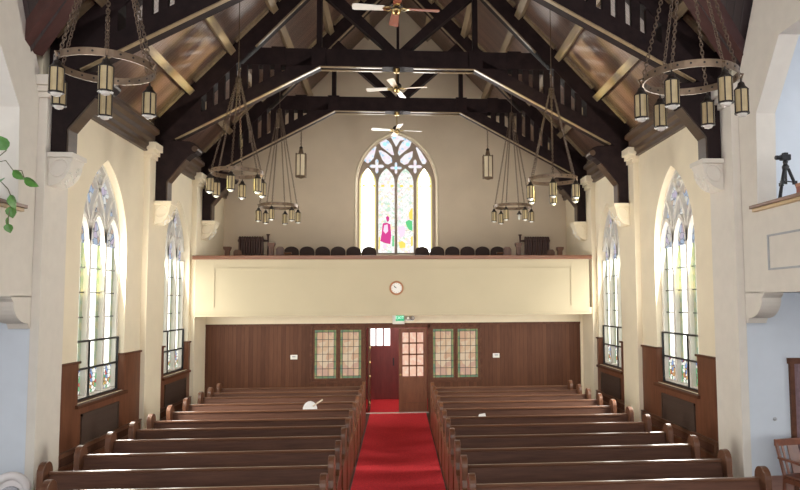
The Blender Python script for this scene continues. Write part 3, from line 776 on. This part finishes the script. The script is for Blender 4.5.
# ------------------------------------------------------------------ back wall: leaded windows, doors, sign, thermostats
def leaded(idx, x0, x1, z0, z1):
    W = sempty('window_%d' % idx, ((x0+x1)/2, YB, (z0+z1)/2)); w = (x1-x0)/2; h = (z1-z0)/2
    mb = MB()
    for a, b, c2, d in ((-w-.05, -w, -h-.05, h+.05), (w, w+.05, -h-.05, h+.05), (-w, w, -h-.05, -h), (-w, w, h, h+.05)): mb.box(a, b, -.025, 0, c2, d)
    mb.build('window_frame', M['wain_trim'], W)
    b = .055
    mb = MB(); mb.box(-w, w, -.010, 0, -h, h); mb.build('border_pane', M['g_border'], W)
    mb = MB(); mb.box(-w+b, w-b, -.014, -.010, -h+b, h-b); mb.build('pane', M['g_peach'], W)
    mb = MB()
    for x in (-w+b, w-b, -(w-b)/3, (w-b)/3): mb.box(x-.006, x+.006, -.019, -.014 if abs(x) < w-b-.01 else -.010, -h, h)
    for k in range(7):
        z = -h+b+(2*h-2*b)*k/6; mb.box(-w, w, -.019, -.010, z-.006, z+.006)
    mb.build('lead_came', M['lead'], W)
leaded(6, -2.075, -1.545, .885, 2.085); leaded(7, -1.44, -.925, .885, 2.085)
leaded(8, .885, 1.40, .87, 2.085); leaded(9, 1.51, 2.023, .87, 2.085)
mb = MB()
for x0, x1 in ((-2.2, -.83), (.82, 2.14)):
    for a, b, c2, d in ((x0, x0+.06, .75, 2.19), (x1-.06, x1, .75, 2.19), (x0+.06, x1-.06, .75, .82)): mb.box(a, b, YB-.03, YB, c2, d)
struct(mb.build('trim_%d' % tn, M['wain_trim'])); tn += 1

D = sempty('door_1', (.02, YB+.04, 0))          # closed right leaf with twelve lit panes
mb = MB(); X0, X1, Z1 = 0.0, .72, 2.11
px0, px1, pz0, pz1 = .075, .635, .885, 2.02
for a, b, c2, d in ((X0, px0, .02, Z1), (px1, X1, .02, Z1), (px0, px1, .02, .25), (px0, px1, pz1, Z1), (px0, px1, .78, pz0)): mb.box(a, b, -.02, .025, c2, d)
for k in (1, 2): x = px0+(px1-px0)*k/3; mb.box(x-.018, x+.018, -.018, .02, pz0, pz1)
for k in (1, 2, 3): z = pz0+(pz1-pz0)*k/4; mb.box(px0, px1, -.018, .02, z-.02, z+.02)
mb.box(px0, px1, -.005, .02, .25, .78)
mb.build('door_leaf', M['wain'], D, bevel=.004)
for i in range(3):
    for j in range(4):
        xa = px0+(px1-px0)*i/3; za = pz0+(pz1-pz0)*j/4
        mb = MB(); mb.box(xa+.018, xa+(px1-px0)/3-.018, -.004, .006, za+.02, za+(pz1-pz0)/4-.02); mb.build('pane', M['g_door'], D)
mb = MB(); mb.lathe([(.012, 0), (.026, .02), (.026, .04), (.008, .055)], 12); o = mb.build('door_handle', M['brass'], D, (.04, -.02, .95)); o.rotation_euler = (pi/2, 0, 0)
D = sempty('door_2', (-.76, YB+.14, 0))         # left leaf, swung open into the vestibule
mb = MB(); mb.box(0, .045, 0, .72, .02, 2.11); mb.build('door_leaf', M['wain'], D, bevel=.004)
for z in (.25, .9, 1.25, 1.62): mb = MB(); mb.lathe([(.022, -.035), (.026, 0), (.022, .035)], 10); mb.build('door_hinge', M['brass'], D, (.05, -.012, z))
D = sempty('door_3', (-.50, 20.1, 0))           # outer red door with three daylit panes
mb = MB()
for a, b, c2, d in ((-.45, .45, .01, 1.53), (-.45, .45, 2.02, 2.15), (-.45, -.34, 1.53, 2.02), (.27, .45, 1.53, 2.02), (-.155, -.11, 1.53, 2.02), (.055, .10, 1.53, 2.02)): mb.box(a, b, -.03, .02, c2, d)
mb.build('door_leaf', M['reddoor'], D)
for a, b in ((-.34, -.15), (-.115, .06), (.095, .27)):
    mb = MB(); mb.box(a, b, -.012, 0, 1.53, 2.02); mb.build('pane', M['g_outdoor'], D)
mb = MB(); mb.box(.35, .39, -.06, -.03, .96, 1.18); mb.build('door_handle', M['black'], D)

t = thing('exit_sign', 'white exit sign with green lit face and lamp heads above the doors', 'sign', (0, YB, 2.345))
mb = MB(); mb.box(-.14, .165, -.06, .005, -.125, .125); mb.build('housing', M['white'], t, bevel=.006)
mb = MB(); mb.box(-.06, .15, -.066, -.06, -.045, .105); mb.build('face', M['exit_green'], t)
cu = bpy.data.curves.new('exit_letters', 'FONT'); cu.body = 'EXIT'; cu.size = .105; cu.extrude = .002; cu.align_x = 'CENTER'; cu.align_y = 'CENTER'
fo = bpy.data.objects.new('letters', cu); COL.objects.link(fo)
bpy.context.view_layer.update()
dg = bpy.context.evaluated_depsgraph_get(); me = bpy.data.meshes.new_from_object(fo.evaluated_get(dg)); bpy.data.objects.remove(fo)
me.materials.clear(); me.materials.append(M['exit_white'])
fo = bpy.data.objects.new('letters', me); COL.objects.link(fo); fo.parent = t; fo.location = (.045, -.0685, .03); fo.rotation_euler = (pi/2, 0, 0)
mb = MB(); mb.box(.165, .40, -.03, .005, -.05, .03); mb.build('lamp_bracket', M['white'], t)
for x in (.25, .37):
    mb = MB(); mb.lathe([(.02, 0), (.045, .03), (.05, .08), (.046, .085)], 12); o = mb.build('lamp_head', M['black'], t, (x, -.02, .01)); o.rotation_euler = (pi/2-.2, 0, 0)
    mb = MB(); mb.lathe([(.044, .0), (.03, .012), (.004, .016)], 12); q = mb.build('lens', M['opal'], o, (0, 0, .083))

def thermostat(x, z, lab):
    t = thing('thermostat', lab, 'thermostat', (x, YB, z), 0, 'white thermostats on the wood panelling')
    mb = MB(); mb.box(-.085, .085, -.035, .0, -.055, .055); mb.build('case', M['white'], t, bevel=.008)
    mb = MB(); mb.box(-.04, .04, -.038, -.035, -.005, .03); mb.build('display', M['greyline'], t)
thermostat(-2.587, 1.42, 'small white thermostat on the panelling left of the leaded windows')
thermostat(2.49, 1.405, 'small white thermostat on the panelling right of the leaded windows')

# ------------------------------------------------------------------ pews
def pew_end_poly():
    p = []
    for k in range(11):
        a = pi*k/10; p.append((.115*cos(a), .885+.115*sin(a)))     # rounded top, from back (+y) to front (-y)
    p += [(-.118, .74), (-.15, .66), (-.24, .61), (-.50, .585), (-.56, .55), (-.56, .48), (-.52, .30), (-.54, .0), (.14, .0), (.13, .45)]
    return p
PP = {}
def pew(xa, xb, y, lab, grp):
    t = thing('pew', lab, 'pew', ((xa+xb)/2, y, 0), 0, grp); L = (xb-xa)/2; key = round(L, 3)
    if key not in PP:
        d = []
        for sx in (-1, 1):
            mb = MB(); mb.prism(pew_end_poly(), 'x', sx*(L-.035), sx*(L+.035)); d.append(mb.build('pew_end', M['pew_end'], t, bevel=.014))
        mb = MB(); mb.prism([(-.10, .36), (-.065, .36), (.055, .84), (.02, .84)], 'x', -L+.035, L-.035); d.append(mb.build('backrest', M['pew'], t))
        mb = MB(); mb.prism([(.008, .845), (.056, .845), (.062, .862), (.052, .878), (.016, .878), (.004, .862)], 'x', -L+.035, L-.035); d.append(mb.build('top_rail', M['rail'], t))
        mb = MB(); mb.prism([(-.54, .40), (-.54, .44), (-.50, .45), (-.08, .42), (-.08, .385)], 'x', -L+.035, L-.035); d.append(mb.build('seat', M['pew'], t))
        mb = MB(); mb.box(-L+.035, L-.035, .055, .17, .60, .615); mb.box(-L+.035, L-.035, .155, .17, .615, .74); d.append(mb.build('book_rack', M['pew'], t))
        mb = MB()
        for q in (-L/3, L/3): mb.prism([(-.42, 0), (.08, 0), (.0, .40), (-.46, .40)], 'x', q-.02, q+.02)
        d.append(mb.build('support', M['pew'], t)); PP[key] = d
    else:
        for o in PP[key]:
            c2 = o.copy(); COL.objects.link(c2); c2.parent = t
    return t
RL = [6.52, 7.36, 8.21, 9.09, 10.0, 10.82, 11.57, 12.50, 13.41, 14.36, 15.08, 15.80]
RR = [6.38, 7.21, 8.07, 8.94, 9.80, 10.65, 11.45, 12.35, 13.19, 13.97, 14.68, 15.45]
for i, y in enumerate(reversed(RL)):
    xa = -3.95 if i < 10 else (-3.50 if i == 10 else -3.3)
    if i == 11: continue
    pew(xa, -.765, y, 'long brown wooden pew left of the red aisle, %s row from the back wall' % ORD[i], 'pews left of the aisle')
for i, y in enumerate(reversed(RR)):
    if i == 11: continue
    pew(.755, 3.86, y, 'long brown wooden pew right of the red aisle, %s row from the back wall' % ORD[i], 'pews right of the aisle')

# paper hand fan and folded paper left on the pews
t = thing('hand_fan', 'round white paper hand fan with a stick handle on a left pew back', 'hand fan', (-1.555, 12.54, .884))
n = 20; p = [(-.125, 0)]+[(-.125*cos(pi*k/n), .14*sin(pi*k/n)) for k in range(1, n)]+[(.125, 0)]
mb = MB(); mb.prism(p, 'y', -.012, .012); mb.build('fan_leaf', M['paper'], t)
mb = MB(); mb.beam((.05, 0, .05), (.22, 0, .165), .024, .03, up=(0, 1, 0)); mb.build('fan_handle', plain('fan_stick', (.72, .60, .45), .6), t)
mb = MB(); mb.add([(-.06, -.03, 0), (.06, -.03, 0), (.06, .03, 0), (-.06, .03, 0), (-.05, 0, .035), (.05, 0, .05)], [(0, 1, 5, 4), (2, 3, 4, 5), (1, 2, 5), (3, 0, 4), (0, 3, 2, 1)])
tag(mb.build('folded_paper', M['paper'], None, (1.385, 11.49, .878)), 'small folded white paper on the back of a right pew', 'paper')

# ------------------------------------------------------------------ chandeliers
def chain_mesh(L, link=.05, r=.0048):
    mb = MB(); n = int(L/(link*.78)); st = L/n
    for k in range(n):
        z = (k+.5)*st; pts = []
        for a in range(8):
            th = 2*pi*a/8; u = link*.32*cos(th); v = link*.56*sin(th)
            pts.append((u, 0, z+v) if k % 2 == 0 else (0, u, z+v))
        pts.append(pts[0]); mb.tube(pts, r, 4, cap=False)
    return mb
RAD, LIFT = .43, 1.66
def lantern_parts(t, loc, bare=False):
    L = bpy.data.objects.new('lantern', bpy.data.meshes.new('hook')); 
    mb = MB(); mb.tube([(0, 0, 0), (0, 0, -.05)], .008, 6); L2 = mb.build('lantern', M['iron_dark'], t, loc)
    mb = MB(); mb.lathe([(.012, -.04), (.03, -.055), (.035, -.08), (.066, -.115), (.066, -.125)], 12); mb.build('lantern_cap', M['iron_dark'], L2)
    if bare:
        mb = MB(); mb.lathe([(.012, -.12), (.03, -.17), (.033, -.21), (.02, -.25), (.004, -.26)], 12); o = mb.build('bare_bulb', M['opal'], L2, smooth=True)
        return L2
    mb = MB(); mb.lathe([(.064, -.12), (.064, -.345), (.055, -.345), (.055, -.12)], 12); mb.build('lantern_shade', M['shade'], L2)
    mb = MB()
    for k in range(6):
        a = 2*pi*k/6; mb.beam((.066*cos(a), .066*sin(a), -.118), (.066*cos(a), .066*sin(a), -.35), .012, .008, up=(cos(a), sin(a), 0))
    mb.lathe([(.068, -.352), (.068, -.338)], 12)
    mb.build('lantern_rib', M['iron_dark'], L2)
    mb = MB(); mb.lathe([(.05, -.338), (.05, -.352), (.035, -.375), (.004, -.385)], 12); mb.build('bulb', M['opal'], L2, smooth=True)
    return L2
CH = None
def chandelier(loc, rot, top, lab, lift, skip=None, bare=None):
    t = thing('chandelier', lab, 'chandelier', loc, 0, 'bronze ring chandeliers')
    mb = MB(); n = 48
    pr = [(RAD, -.035), (RAD+.012, -.035), (RAD+.012, .035), (RAD, .035)]
    for r, z in pr:
        for k in range(n): mb.v.append((r*cos(2*pi*k/n), r*sin(2*pi*k/n), z))
    for i in range(4):
        for k in range(n): mb.f.append((i*n+k, i*n+(k+1) % n, ((i+1) % 4)*n+(k+1) % n, ((i+1) % 4)*n+k)); mb.mi.append(0)
    for k in range(24):                       # dark bosses round the band, inside and out
        a = 2*pi*(k+.5)/24; ca, sa = cos(a), sin(a)
        mb.tube([((RAD-.003)*ca, (RAD-.003)*sa, .004), ((RAD+.015)*ca, (RAD+.015)*sa, .004)], .011, 6, mi=1)
    mb.build('ring', [M['bandmetal'], M['iron_dark']], t)
    apex = Vector((0, 0, lift))
    for k in range(6):
        a = rot+2*pi*k/6; p = Vector(((RAD+.006)*cos(a), (RAD+.006)*sin(a), .03)); q = apex+Vector((.03*cos(a), .03*sin(a), 0)); d = q-p
        o = CHM(t, d.length); o.location = p; o.rotation_euler = d.to_track_quat('Z', 'Y').to_euler()
        if k != skip:
            lantern_parts(t, ((RAD+.03)*cos(a), (RAD+.03)*sin(a), -.02), bare == k)
        mb = MB(); mb.tube([(RAD*cos(a), RAD*sin(a), .02), ((RAD+.05)*cos(a), (RAD+.05)*sin(a), .01), ((RAD+.03)*cos(a), (RAD+.03)*sin(a), -.03)], .012, 6); mb.build('hook', M['bandmetal'], t)
    mb = MB(); mb.lathe([(.02, -.03), (.05, -.02), (.05, .02), (.012, .06)], 10, (0, 0, lift)); mb.tube([(0, 0, lift+.05), (0, 0, top-loc[2])], .008, 6)
    mb.build('suspension_rod', M['iron'], t)
    return t
_ch = {}
def CHM(t, L):
    k = round(L, 2)
    if k not in _ch:
        o = chain_mesh(L).build('chain', M['iron'], t); _ch[k] = o; return o
    o = _ch[k].copy(); COL.objects.link(o); o.parent = t; return o
chandelier((-2.80, 6.72, 5.03), radians(52.6), 11.5, 'bronze ring chandelier nearest the camera on the left, by the pier', LIFT, skip=5)
chandelier((-2.80, 12.14, 5.03), radians(31), roof_z(2.8), 'bronze ring chandelier in the middle of the left row', LIFT)
chandelier((-2.81, 16.42, 5.05), radians(20), roof_z(2.81), 'bronze ring chandelier farthest back on the left, before the balcony', 2.3)
chandelier((2.80, 6.30, 4.885), radians(-14), 11.5, 'bronze ring chandelier nearest the camera on the right, by the tripod gallery', LIFT)
chandelier((2.80, 12.2, 4.96), radians(17), roof_z(2.8), 'bronze ring chandelier in the middle of the right row', LIFT)
chandelier((2.80, 16.6, 5.09), radians(0), roof_z(2.8), 'bronze ring chandelier farthest back on the right, one lantern a bare bulb', 2.3, bare=1)

# pendant lanterns under the far truss
def pendant(x, lab):
    y = TR[2]-.05; t = thing('pendant_lantern', lab, 'pendant lantern', (x, y, 5.87), 0, 'pendant lanterns under the far truss')
    n = 6
    mb = MB(); mb.lathe([(.125, .03), (.125, .56)], n, phase=pi/6); mb.build('lantern_panel', M['lantern'], t)
    mb = MB()
    for k in range(n):
        a = 2*pi*k/n+pi/6; mb.beam((.13*cos(a), .13*sin(a), .0), (.13*cos(a), .13*sin(a), .60), .025, .025, up=(cos(a), sin(a), 0))
    mb.lathe([(.02, -.03), (.10, .0), (.14, .02), (.14, .04)], n, phase=pi/6); mb.lathe([(.14, .56), (.14, .58), (.07, .60), (.05, .70), (.03, .74)], n, phase=pi/6)
    mb.build('lantern_frame', M['bandmetal'], t)
    L = zl(abs(x))-(5.87+.73)
    o = CHM(t, round(L, 2)); o.location = (0, 0, .73)
    mb = MB(); mb.lathe([(.03, -.03), (.05, .0), (.02, .04)], 10, (0, 0, .74)); mb.build('lantern_knob', M['iron_dark'], t)
pendant(-2.40, 'hexagonal opal pendant lantern hanging left of the gable window')
pendant(2.27, 'hexagonal opal pendant lantern hanging right of the gable window')

# ------------------------------------------------------------------ ceiling fans
def fan(y, z, rot, mats, lab):
    t = thing('ceiling_fan', lab, 'ceiling fan', (-.025, y, z), 0, 'four-blade ceiling fans under the tie beams')
    top = 7.55-z
    mb = MB(); mb.lathe([(.02, top-.08), (.06, top-.07), (.07, top)], 14); mb.tube([(0, 0, .07), (0, 0, top-.06)], .014, 8); mb.build('downrod', M['brass'], t)
    mb = MB(); mb.lathe([(.03, .12), (.07, .10), (.10, .07), (.105, .03), (.08, .0), (.03, -.01)], 18); mb.build('motor', M['iron_dark'], t, smooth=True)
    mb = MB(); mb.lathe([(.055, .0), (.075, -.03), (.06, -.07), (.03, -.09), (.005, -.10)], 16); mb.build('hub_cup', M['brass'], t, smooth=True)
    for k in range(4):
        a = rot+pi/2*k; ca, sa = cos(a), sin(a)
        mb = MB(); p = [(.17, -.055), (.60, -.075), (.635, -.06), (.64, 0), (.635, .06), (.60, .075), (.17, .055)]
        mb.prism(p, 'z', -.004, .006); b = mb.build('blade', M[mats[k]], t); b.rotation_euler = (radians(11), 0, a)
        mb = MB(); mb.beam((.08, 0, .01), (.20, 0, -.005), .03, .008); mb.beam((.17, -.04, -.008), (.17, .04, -.008), .03, .006)
        for q in (-1, 1): mb.tube([(.07, q*.03, 0), (.11, q*.05, -.01), (.16, q*.035, -.008)], .008, 6)
        ir = mb.build('blade_iron', M['brass'], b)
    return t
fan(TR[0], 7.05, radians(4), ['fan_red', 'fan_red', 'fan_white', 'fan_red'], 'ceiling fan nearest the camera, with red-brown and white blades')
fan(TR[1], 7.15, radians(-12), ['fan_tan', 'fan_white', 'fan_white', 'fan_tan'], 'ceiling fan under the middle truss, with tan and pale blades')
fan(TR[2], 7.10, radians(8), ['fan_white', 'fan_tan', 'fan_white', 'fan_tan'], 'ceiling fan farthest back, overlapping the top of the gable window')

# ------------------------------------------------------------------ gallery right: tripod, box
t = thing('camera_tripod', 'black camera on a small tripod standing on the right gallery ledge', 'tripod', (4.985, 8.45, 4.045))
mb = MB(); mb.tube([(0, 0, .20), (0, 0, .42)], .014, 8); mb.build('centre_column', M['black'], t)
for k in range(3):
    a = radians(-25+120*k); ca, sa = cos(a), sin(a)
    mb = MB(); mb.tube([(.03*ca, .03*sa, .40), (.10*ca, .10*sa, .20)], .020, 8); mb.tube([(.10*ca, .10*sa, .22), (.165*ca, .165*sa, .015)], .014, 8); mb.box(.10*ca-.022, .10*ca+.022, .10*sa-.022, .10*sa+.022, .19, .235)
    l = mb.build('leg', M['black'], t)
    mb = MB(); mb.lathe([(.016, 0), (.019, .012), (.014, .03)], 8, (.167*ca, .167*sa, 0)); mb.build('foot', M['black'], l)
    mb = MB(); mb.tube([(0, 0, .24), (.09*ca, .09*sa, .22)], .008, 6); mb.build('spreader', M['black'], t)
mb = MB(); mb.lathe([(.04, .39), (.045, .43), (.025, .46), (.032, .49), (.024, .51)], 12); mb.tube([(0, 0, .47), (-.05, -.11, .44)], .008, 6); mb.build('pan_head', M['black'], t)
cm = MB(); cm.box(-.06, .06, -.04, .04, .51, .585); cm.box(-.03, .03, -.03, .035, .585, .61); cam = cm.build('camera_body', M['black'], t, bevel=.008)
mb = MB(); mb.lathe([(.028, 0), (.03, .05), (.027, .07)], 14); o = mb.build('camera_lens', M['black'], cam, (-.06, 0, .545)); o.rotation_euler = (0, -pi/2, 0)
t = thing('storage_box', 'small reddish-brown box on the right gallery ledge by the tripod', 'box', (4.99, 7.98, 4.045))
mb = MB(); mb.box(-.10, .10, -.17, .10, 0, .13); mb.build('body', M['boxred'], t, bevel=.005)
mb = MB(); mb.box(-.105, .105, -.175, .105, .10, .14); mb.build('lid', plain('box_lid', (.45, .22, .13), .6), t, bevel=.004)

# gallery left: trailing pothos in a pot
t = thing('potted_pothos', 'trailing pothos plant with green leaves on the left gallery ledge', 'plant', (-4.95, 8.50, 4.045))
mb = MB(); mb.lathe([(.10, 0), (.15, .18), (.16, .18), (.16, .22), (.14, .22), (.13, .17), (.01, .16)], 18); mb.build('pot', M['pot'], t, smooth=True)
O = Vector((-4.95, 8.50, 4.045))
def leaf(p, L, yaw, pit, roll):
    mb = MB(); out = [(0, 0), (.14, .30), (.30, .42), (.55, .40), (.80, .22), (1.0, 0), (.80, -.22), (.55, -.40), (.30, -.42), (.14, -.30)]
    mid = [(.25, 0), (.55, 0), (.8, 0)]
    vs = [(x*L, y*L, -abs(y)*L*.25-.10*L*x*x) for x, y in out]+[(x*L, 0, .03*L-.10*L*x*x) for x, y in mid]
    top = [(0, 1, 10), (1, 2, 10), (2, 3, 11, 10), (3, 4, 12, 11), (4, 5, 12), (5, 6, 12), (6, 7, 11, 12), (7, 8, 10, 11), (8, 9, 10), (9, 0, 10)]
    n = len(vs); vs = vs+[(a, b, c2-.004) for a, b, c2 in vs]
    fs = top+[tuple(i+n for i in reversed(f)) for f in top]+[(i, (i+1) % 10, (i+1) % 10+n, i+n) for i in range(10)]
    mb.add(vs, fs); o = mb.build('leaf', M['leaf'], t, tuple(Vector(p)-O)); o.rotation_euler = (roll, pit, yaw); return o
PL = [(-4.72, 8.60, 4.62), (-4.70, 8.72, 4.40), (-4.66, 8.90, 4.34), (-4.72, 8.72, 4.10), (-4.73, 8.75, 3.96), (-4.74, 8.74, 3.83), (-4.73, 8.70, 3.74)]
mb = MB()
mb.tube([(0, 0, .18), (.10, .05, .42), Vector(PL[0])-O], .006, 6)
mb.tube([(0, 0, .18), (.12, .02, .40), (.20, .15, .46), Vector(PL[1])-O, (.27, .38, .38), Vector(PL[2])-O], .006, 6)
mb.tube([(0, .05, .18), (.10, .14, .26), (.215, .19, .12), Vector(PL[3])-O, Vector(PL[4])-O, Vector(PL[5])-O, Vector(PL[6])-O], .006, 6)
mb.build('vine', M['stem'], t)
leaf(PL[0], .20, radians(200), radians(-60), radians(80)); leaf(PL[1], .16, radians(40), radians(35), radians(60)); leaf(PL[2], .19, radians(35), radians(25), radians(50))
leaf(PL[3], .19, radians(60), radians(60), radians(70)); leaf(PL[4], .15, radians(20), radians(75), radians(60)); leaf(PL[5], .13, radians(80), radians(80), radians(70)); leaf(PL[6], .12, radians(10), radians(70), radians(60))
leaf((-4.80, 8.60, 4.25), .17, radians(-60), radians(10), radians(50)); leaf((-4.86, 8.4, 4.40), .17, radians(-120), radians(-20), radians(30))

# ------------------------------------------------------------------ right chapel: curtained doorway, armchair, wall knob
D = sempty('door_4', (5.52, 9.5, 0))
mb = MB(); mb.box(0, .06, -.05, 0, 0, 1.93); mb.box(.95, 1.01, -.05, 0, 0, 1.93); mb.box(-.02, 1.03, -.06, 0, 1.86, 1.94); mb.build('door_frame', M['wain_trim'], D)
mb = MB(); n = 60; fr = [(.06+.89*k/n, -.03+.014*sin(k*1.15)) for k in range(n+1)]
mb.prism(fr+[(x, y+.01) for x, y in reversed(fr)], 'z', .02, 1.87); mb.build('curtain', M['curtain'], D)
t = thing('wall_knob', 'small round grey knob on the white wall above the armchair', 'switch', (5.29, 9.5, 1.09))  # small round metal knob on the chapel wall
mb = MB(); mb.lathe([(.028, 0), (.028, .006), (.012, .012), (.018, .03), (.006, .036)], 12); o = mb.build('knob_plate', M['greyline'], t); o.rotation_euler = (pi/2, 0, 0)

t = thing('armchair', 'reddish wooden armchair with a wide splat back by the white wall', 'chair', (5.40, 8.85, -.012), radians(12))
for sx in (-1, 1):
    mb = MB(); mb.tube([(sx*.235, .24, 0), (sx*.235, .22, .45), (sx*.255, .33, .86)], .024, 8); mb.build('leg', M['chair'], t)
    mb = MB(); mb.tube([(sx*.25, -.22, 0), (sx*.25, -.22, .64)], .024, 8); mb.build('leg', M['chair'], t)
    mb = MB(); mb.beam((sx*.26, -.28, .655), (sx*.26, .28, .665), .055, .028); mb.build('armrest', M['chair'], t, bevel=.006)
mb = MB(); mb.box(-.25, .25, -.26, .25, .42, .46); mb.build('seat', M['chair'], t, bevel=.012)
mb = MB(); mb.box(-.28, .28, .305, .345, .81, .90); mb.build('top_rail', M['chair'], t, bevel=.008)
mb = MB(); mb.beam((0, .225, .46), (0, .325, .82), .17, .018, up=(0, 1, 0)); mb.build('splat', M['chair'], t)
for sx in (-1, 1):
    mb = MB(); mb.beam((sx*.155, .225, .46), (sx*.165, .325, .82), .03, .018, up=(0, 1, 0)); mb.build('spindle', M['chair'], t)
mb = MB(); mb.box(-.24, .24, -.235, -.205, .36, .42); mb.box(-.24, .24, .21, .24, .36, .42)
for sx in (-1, 1): mb.box(sx*.23, sx*.255, -.21, .22, .36, .42); mb.box(sx*.23, sx*.25, -.21, .22, .15, .18)
mb.build('apron', M['chair'], t)

# rounded white shell seat at the foot of the left pier
t = thing('shell_seat', 'white rounded shell seat with grey cushion beside the left pier', 'seat', (-4.62, 8.78, -.012), radians(25))
mb = MB(); pts = [(-.17, 0, .10), (-.175, 0, .54)]+[(-.175*cos(pi*k/12), 0, .54+.19*sin(pi*k/12)) for k in range(1, 12)]+[(.175, 0, .54), (.17, 0, .10)]
mb.tube(pts, [.05]*len(pts), 10); mb.build('shell_rim', M['shell'], t, smooth=True)
n = 12; p = [(-.15, .1)]+[(-.15*cos(pi*k/n), .54+.15*sin(pi*k/n)) for k in range(n+1)]+[(.15, .1)]
mb = MB(); mb.prism(p, 'y', .0, .05); mb.build('shell_back', M['shell'], t)
mb = MB(); p = [(-.12, .12)]+[(-.12*cos(pi*k/n), .49+.12*sin(pi*k/n)) for k in range(n+1)]+[(.12, .12)]
mb.prism(p, 'y', -.05, .0); mb.build('cushion', M['greycloth'], t, bevel=.02)
mb = MB(); mb.tube([(-.20, 0, .46), (-.26, 0, .56), (-.18, 0, .66)], .018, 8); mb.build('handle', M['black'], t)
mb = MB(); mb.box(-.22, .22, -.35, .06, 0, .12); mb.build('base', M['shell'], t, bevel=.03)

# ------------------------------------------------------------------ light: open sky behind the camera, daylight in the panes
w = bpy.data.worlds.new('World'); S.world = w; w.use_nodes = True
nt = w.node_tree; nt.nodes.clear()
o = nt.nodes.new('ShaderNodeOutputWorld'); b = nt.nodes.new('ShaderNodeBackground')
b.inputs['Color'].default_value = (1.0, .985, .955, 1); b.inputs['Strength'].default_value = 1.8
nt.links.new(b.outputs[0], o.inputs[0])

def area(name, loc, rot, sx, sy, e, col):
    l = bpy.data.lights.new(name, 'AREA'); l.shape = 'RECTANGLE'; l.size = sx; l.size_y = sy; l.energy = e; l.color = col
    ob = bpy.data.objects.new(name, l); COL.objects.link(ob); ob.location = loc; ob.rotation_euler = rot; ob['kind'] = 'helper'
    return ob

for s, nm in ((-1, 'left'), (1, 'right')):
    for i, (wn, e) in enumerate(zip(WINS, (185, 36))):
        area('daylight_%s_window' % nm, (s*(XW+.02), wn[0], 2.7), (radians(100), 0, radians(90 if s > 0 else -90)), 1.6, 2.8, e, (1, .96, .86))
area('daylight_gable_window', (-.037, YG-.05, 5.6), (radians(-90), 0, 0), 2.0, 2.8, 55, (1, .97, .92))
def streak_spot(nm, p, q, e, deg):
    l = bpy.data.lights.new(nm, 'SPOT'); l.energy = e; l.spot_size = radians(deg); l.spot_blend = .5; l.shadow_soft_size = .09; l.color = (1, .93, .72)
    ob = bpy.data.objects.new(nm, l); COL.objects.link(ob); ob.location = p; ob.rotation_euler = (Vector(q)-Vector(p)).to_track_quat('-Z', 'Y').to_euler()
for s in (-1, 1): streak_spot('roof_streak_spot', (s*12, 10.9, .4), (-s*3.7, 13.0, 7.4), 200000, 11)  # spots added low outside to throw streaks of light onto the roof
l = bpy.data.lights.new('vestibule_fill', 'POINT'); l.energy = 16; l.color = (1, .9, .82); l.shadow_soft_size = .12  # unseen point light added to brighten the vestibule
ob = bpy.data.objects.new('vestibule_fill', l); COL.objects.link(ob); ob.location = (.2, 18.9, 2.25)
# ------------------------------------------------------------------ camera
cd = bpy.data.cameras.new('camera'); co = bpy.data.objects.new('camera', cd); COL.objects.link(co)
R = Vector((0.99727634, -0.07351253, -0.00598376)); U = Vector((5.65021058e-04, -7.35125255e-02, 9.97294134e-01)); F = Vector((0.07375349, 0.99458123, 0.07327077))
mw = Matrix(((R.x, U.x, -F.x, 0), (R.y, U.y, -F.y, 0), (R.z, U.z, -F.z, 2.75), (0, 0, 0, 1)))
co.matrix_world = mw
cd.sensor_width = 36; cd.lens = 690/800*36; cd.shift_x = -49/800; cd.shift_y = 7/800
cd.clip_start = .05
S.camera = co
S.view_settings.view_transform = 'Standard'; S.view_settings.look = 'None'
S.view_settings.exposure = 0.9; S.view_settings.gamma = 1.0; S.view_settings.use_curve_mapping = False
S.cycles.use_denoising = True
S.cycles.max_bounces = 8; S.cycles.diffuse_bounces = 5; S.cycles.glossy_bounces = 3
S.cycles.sample_clamp_indirect = 6
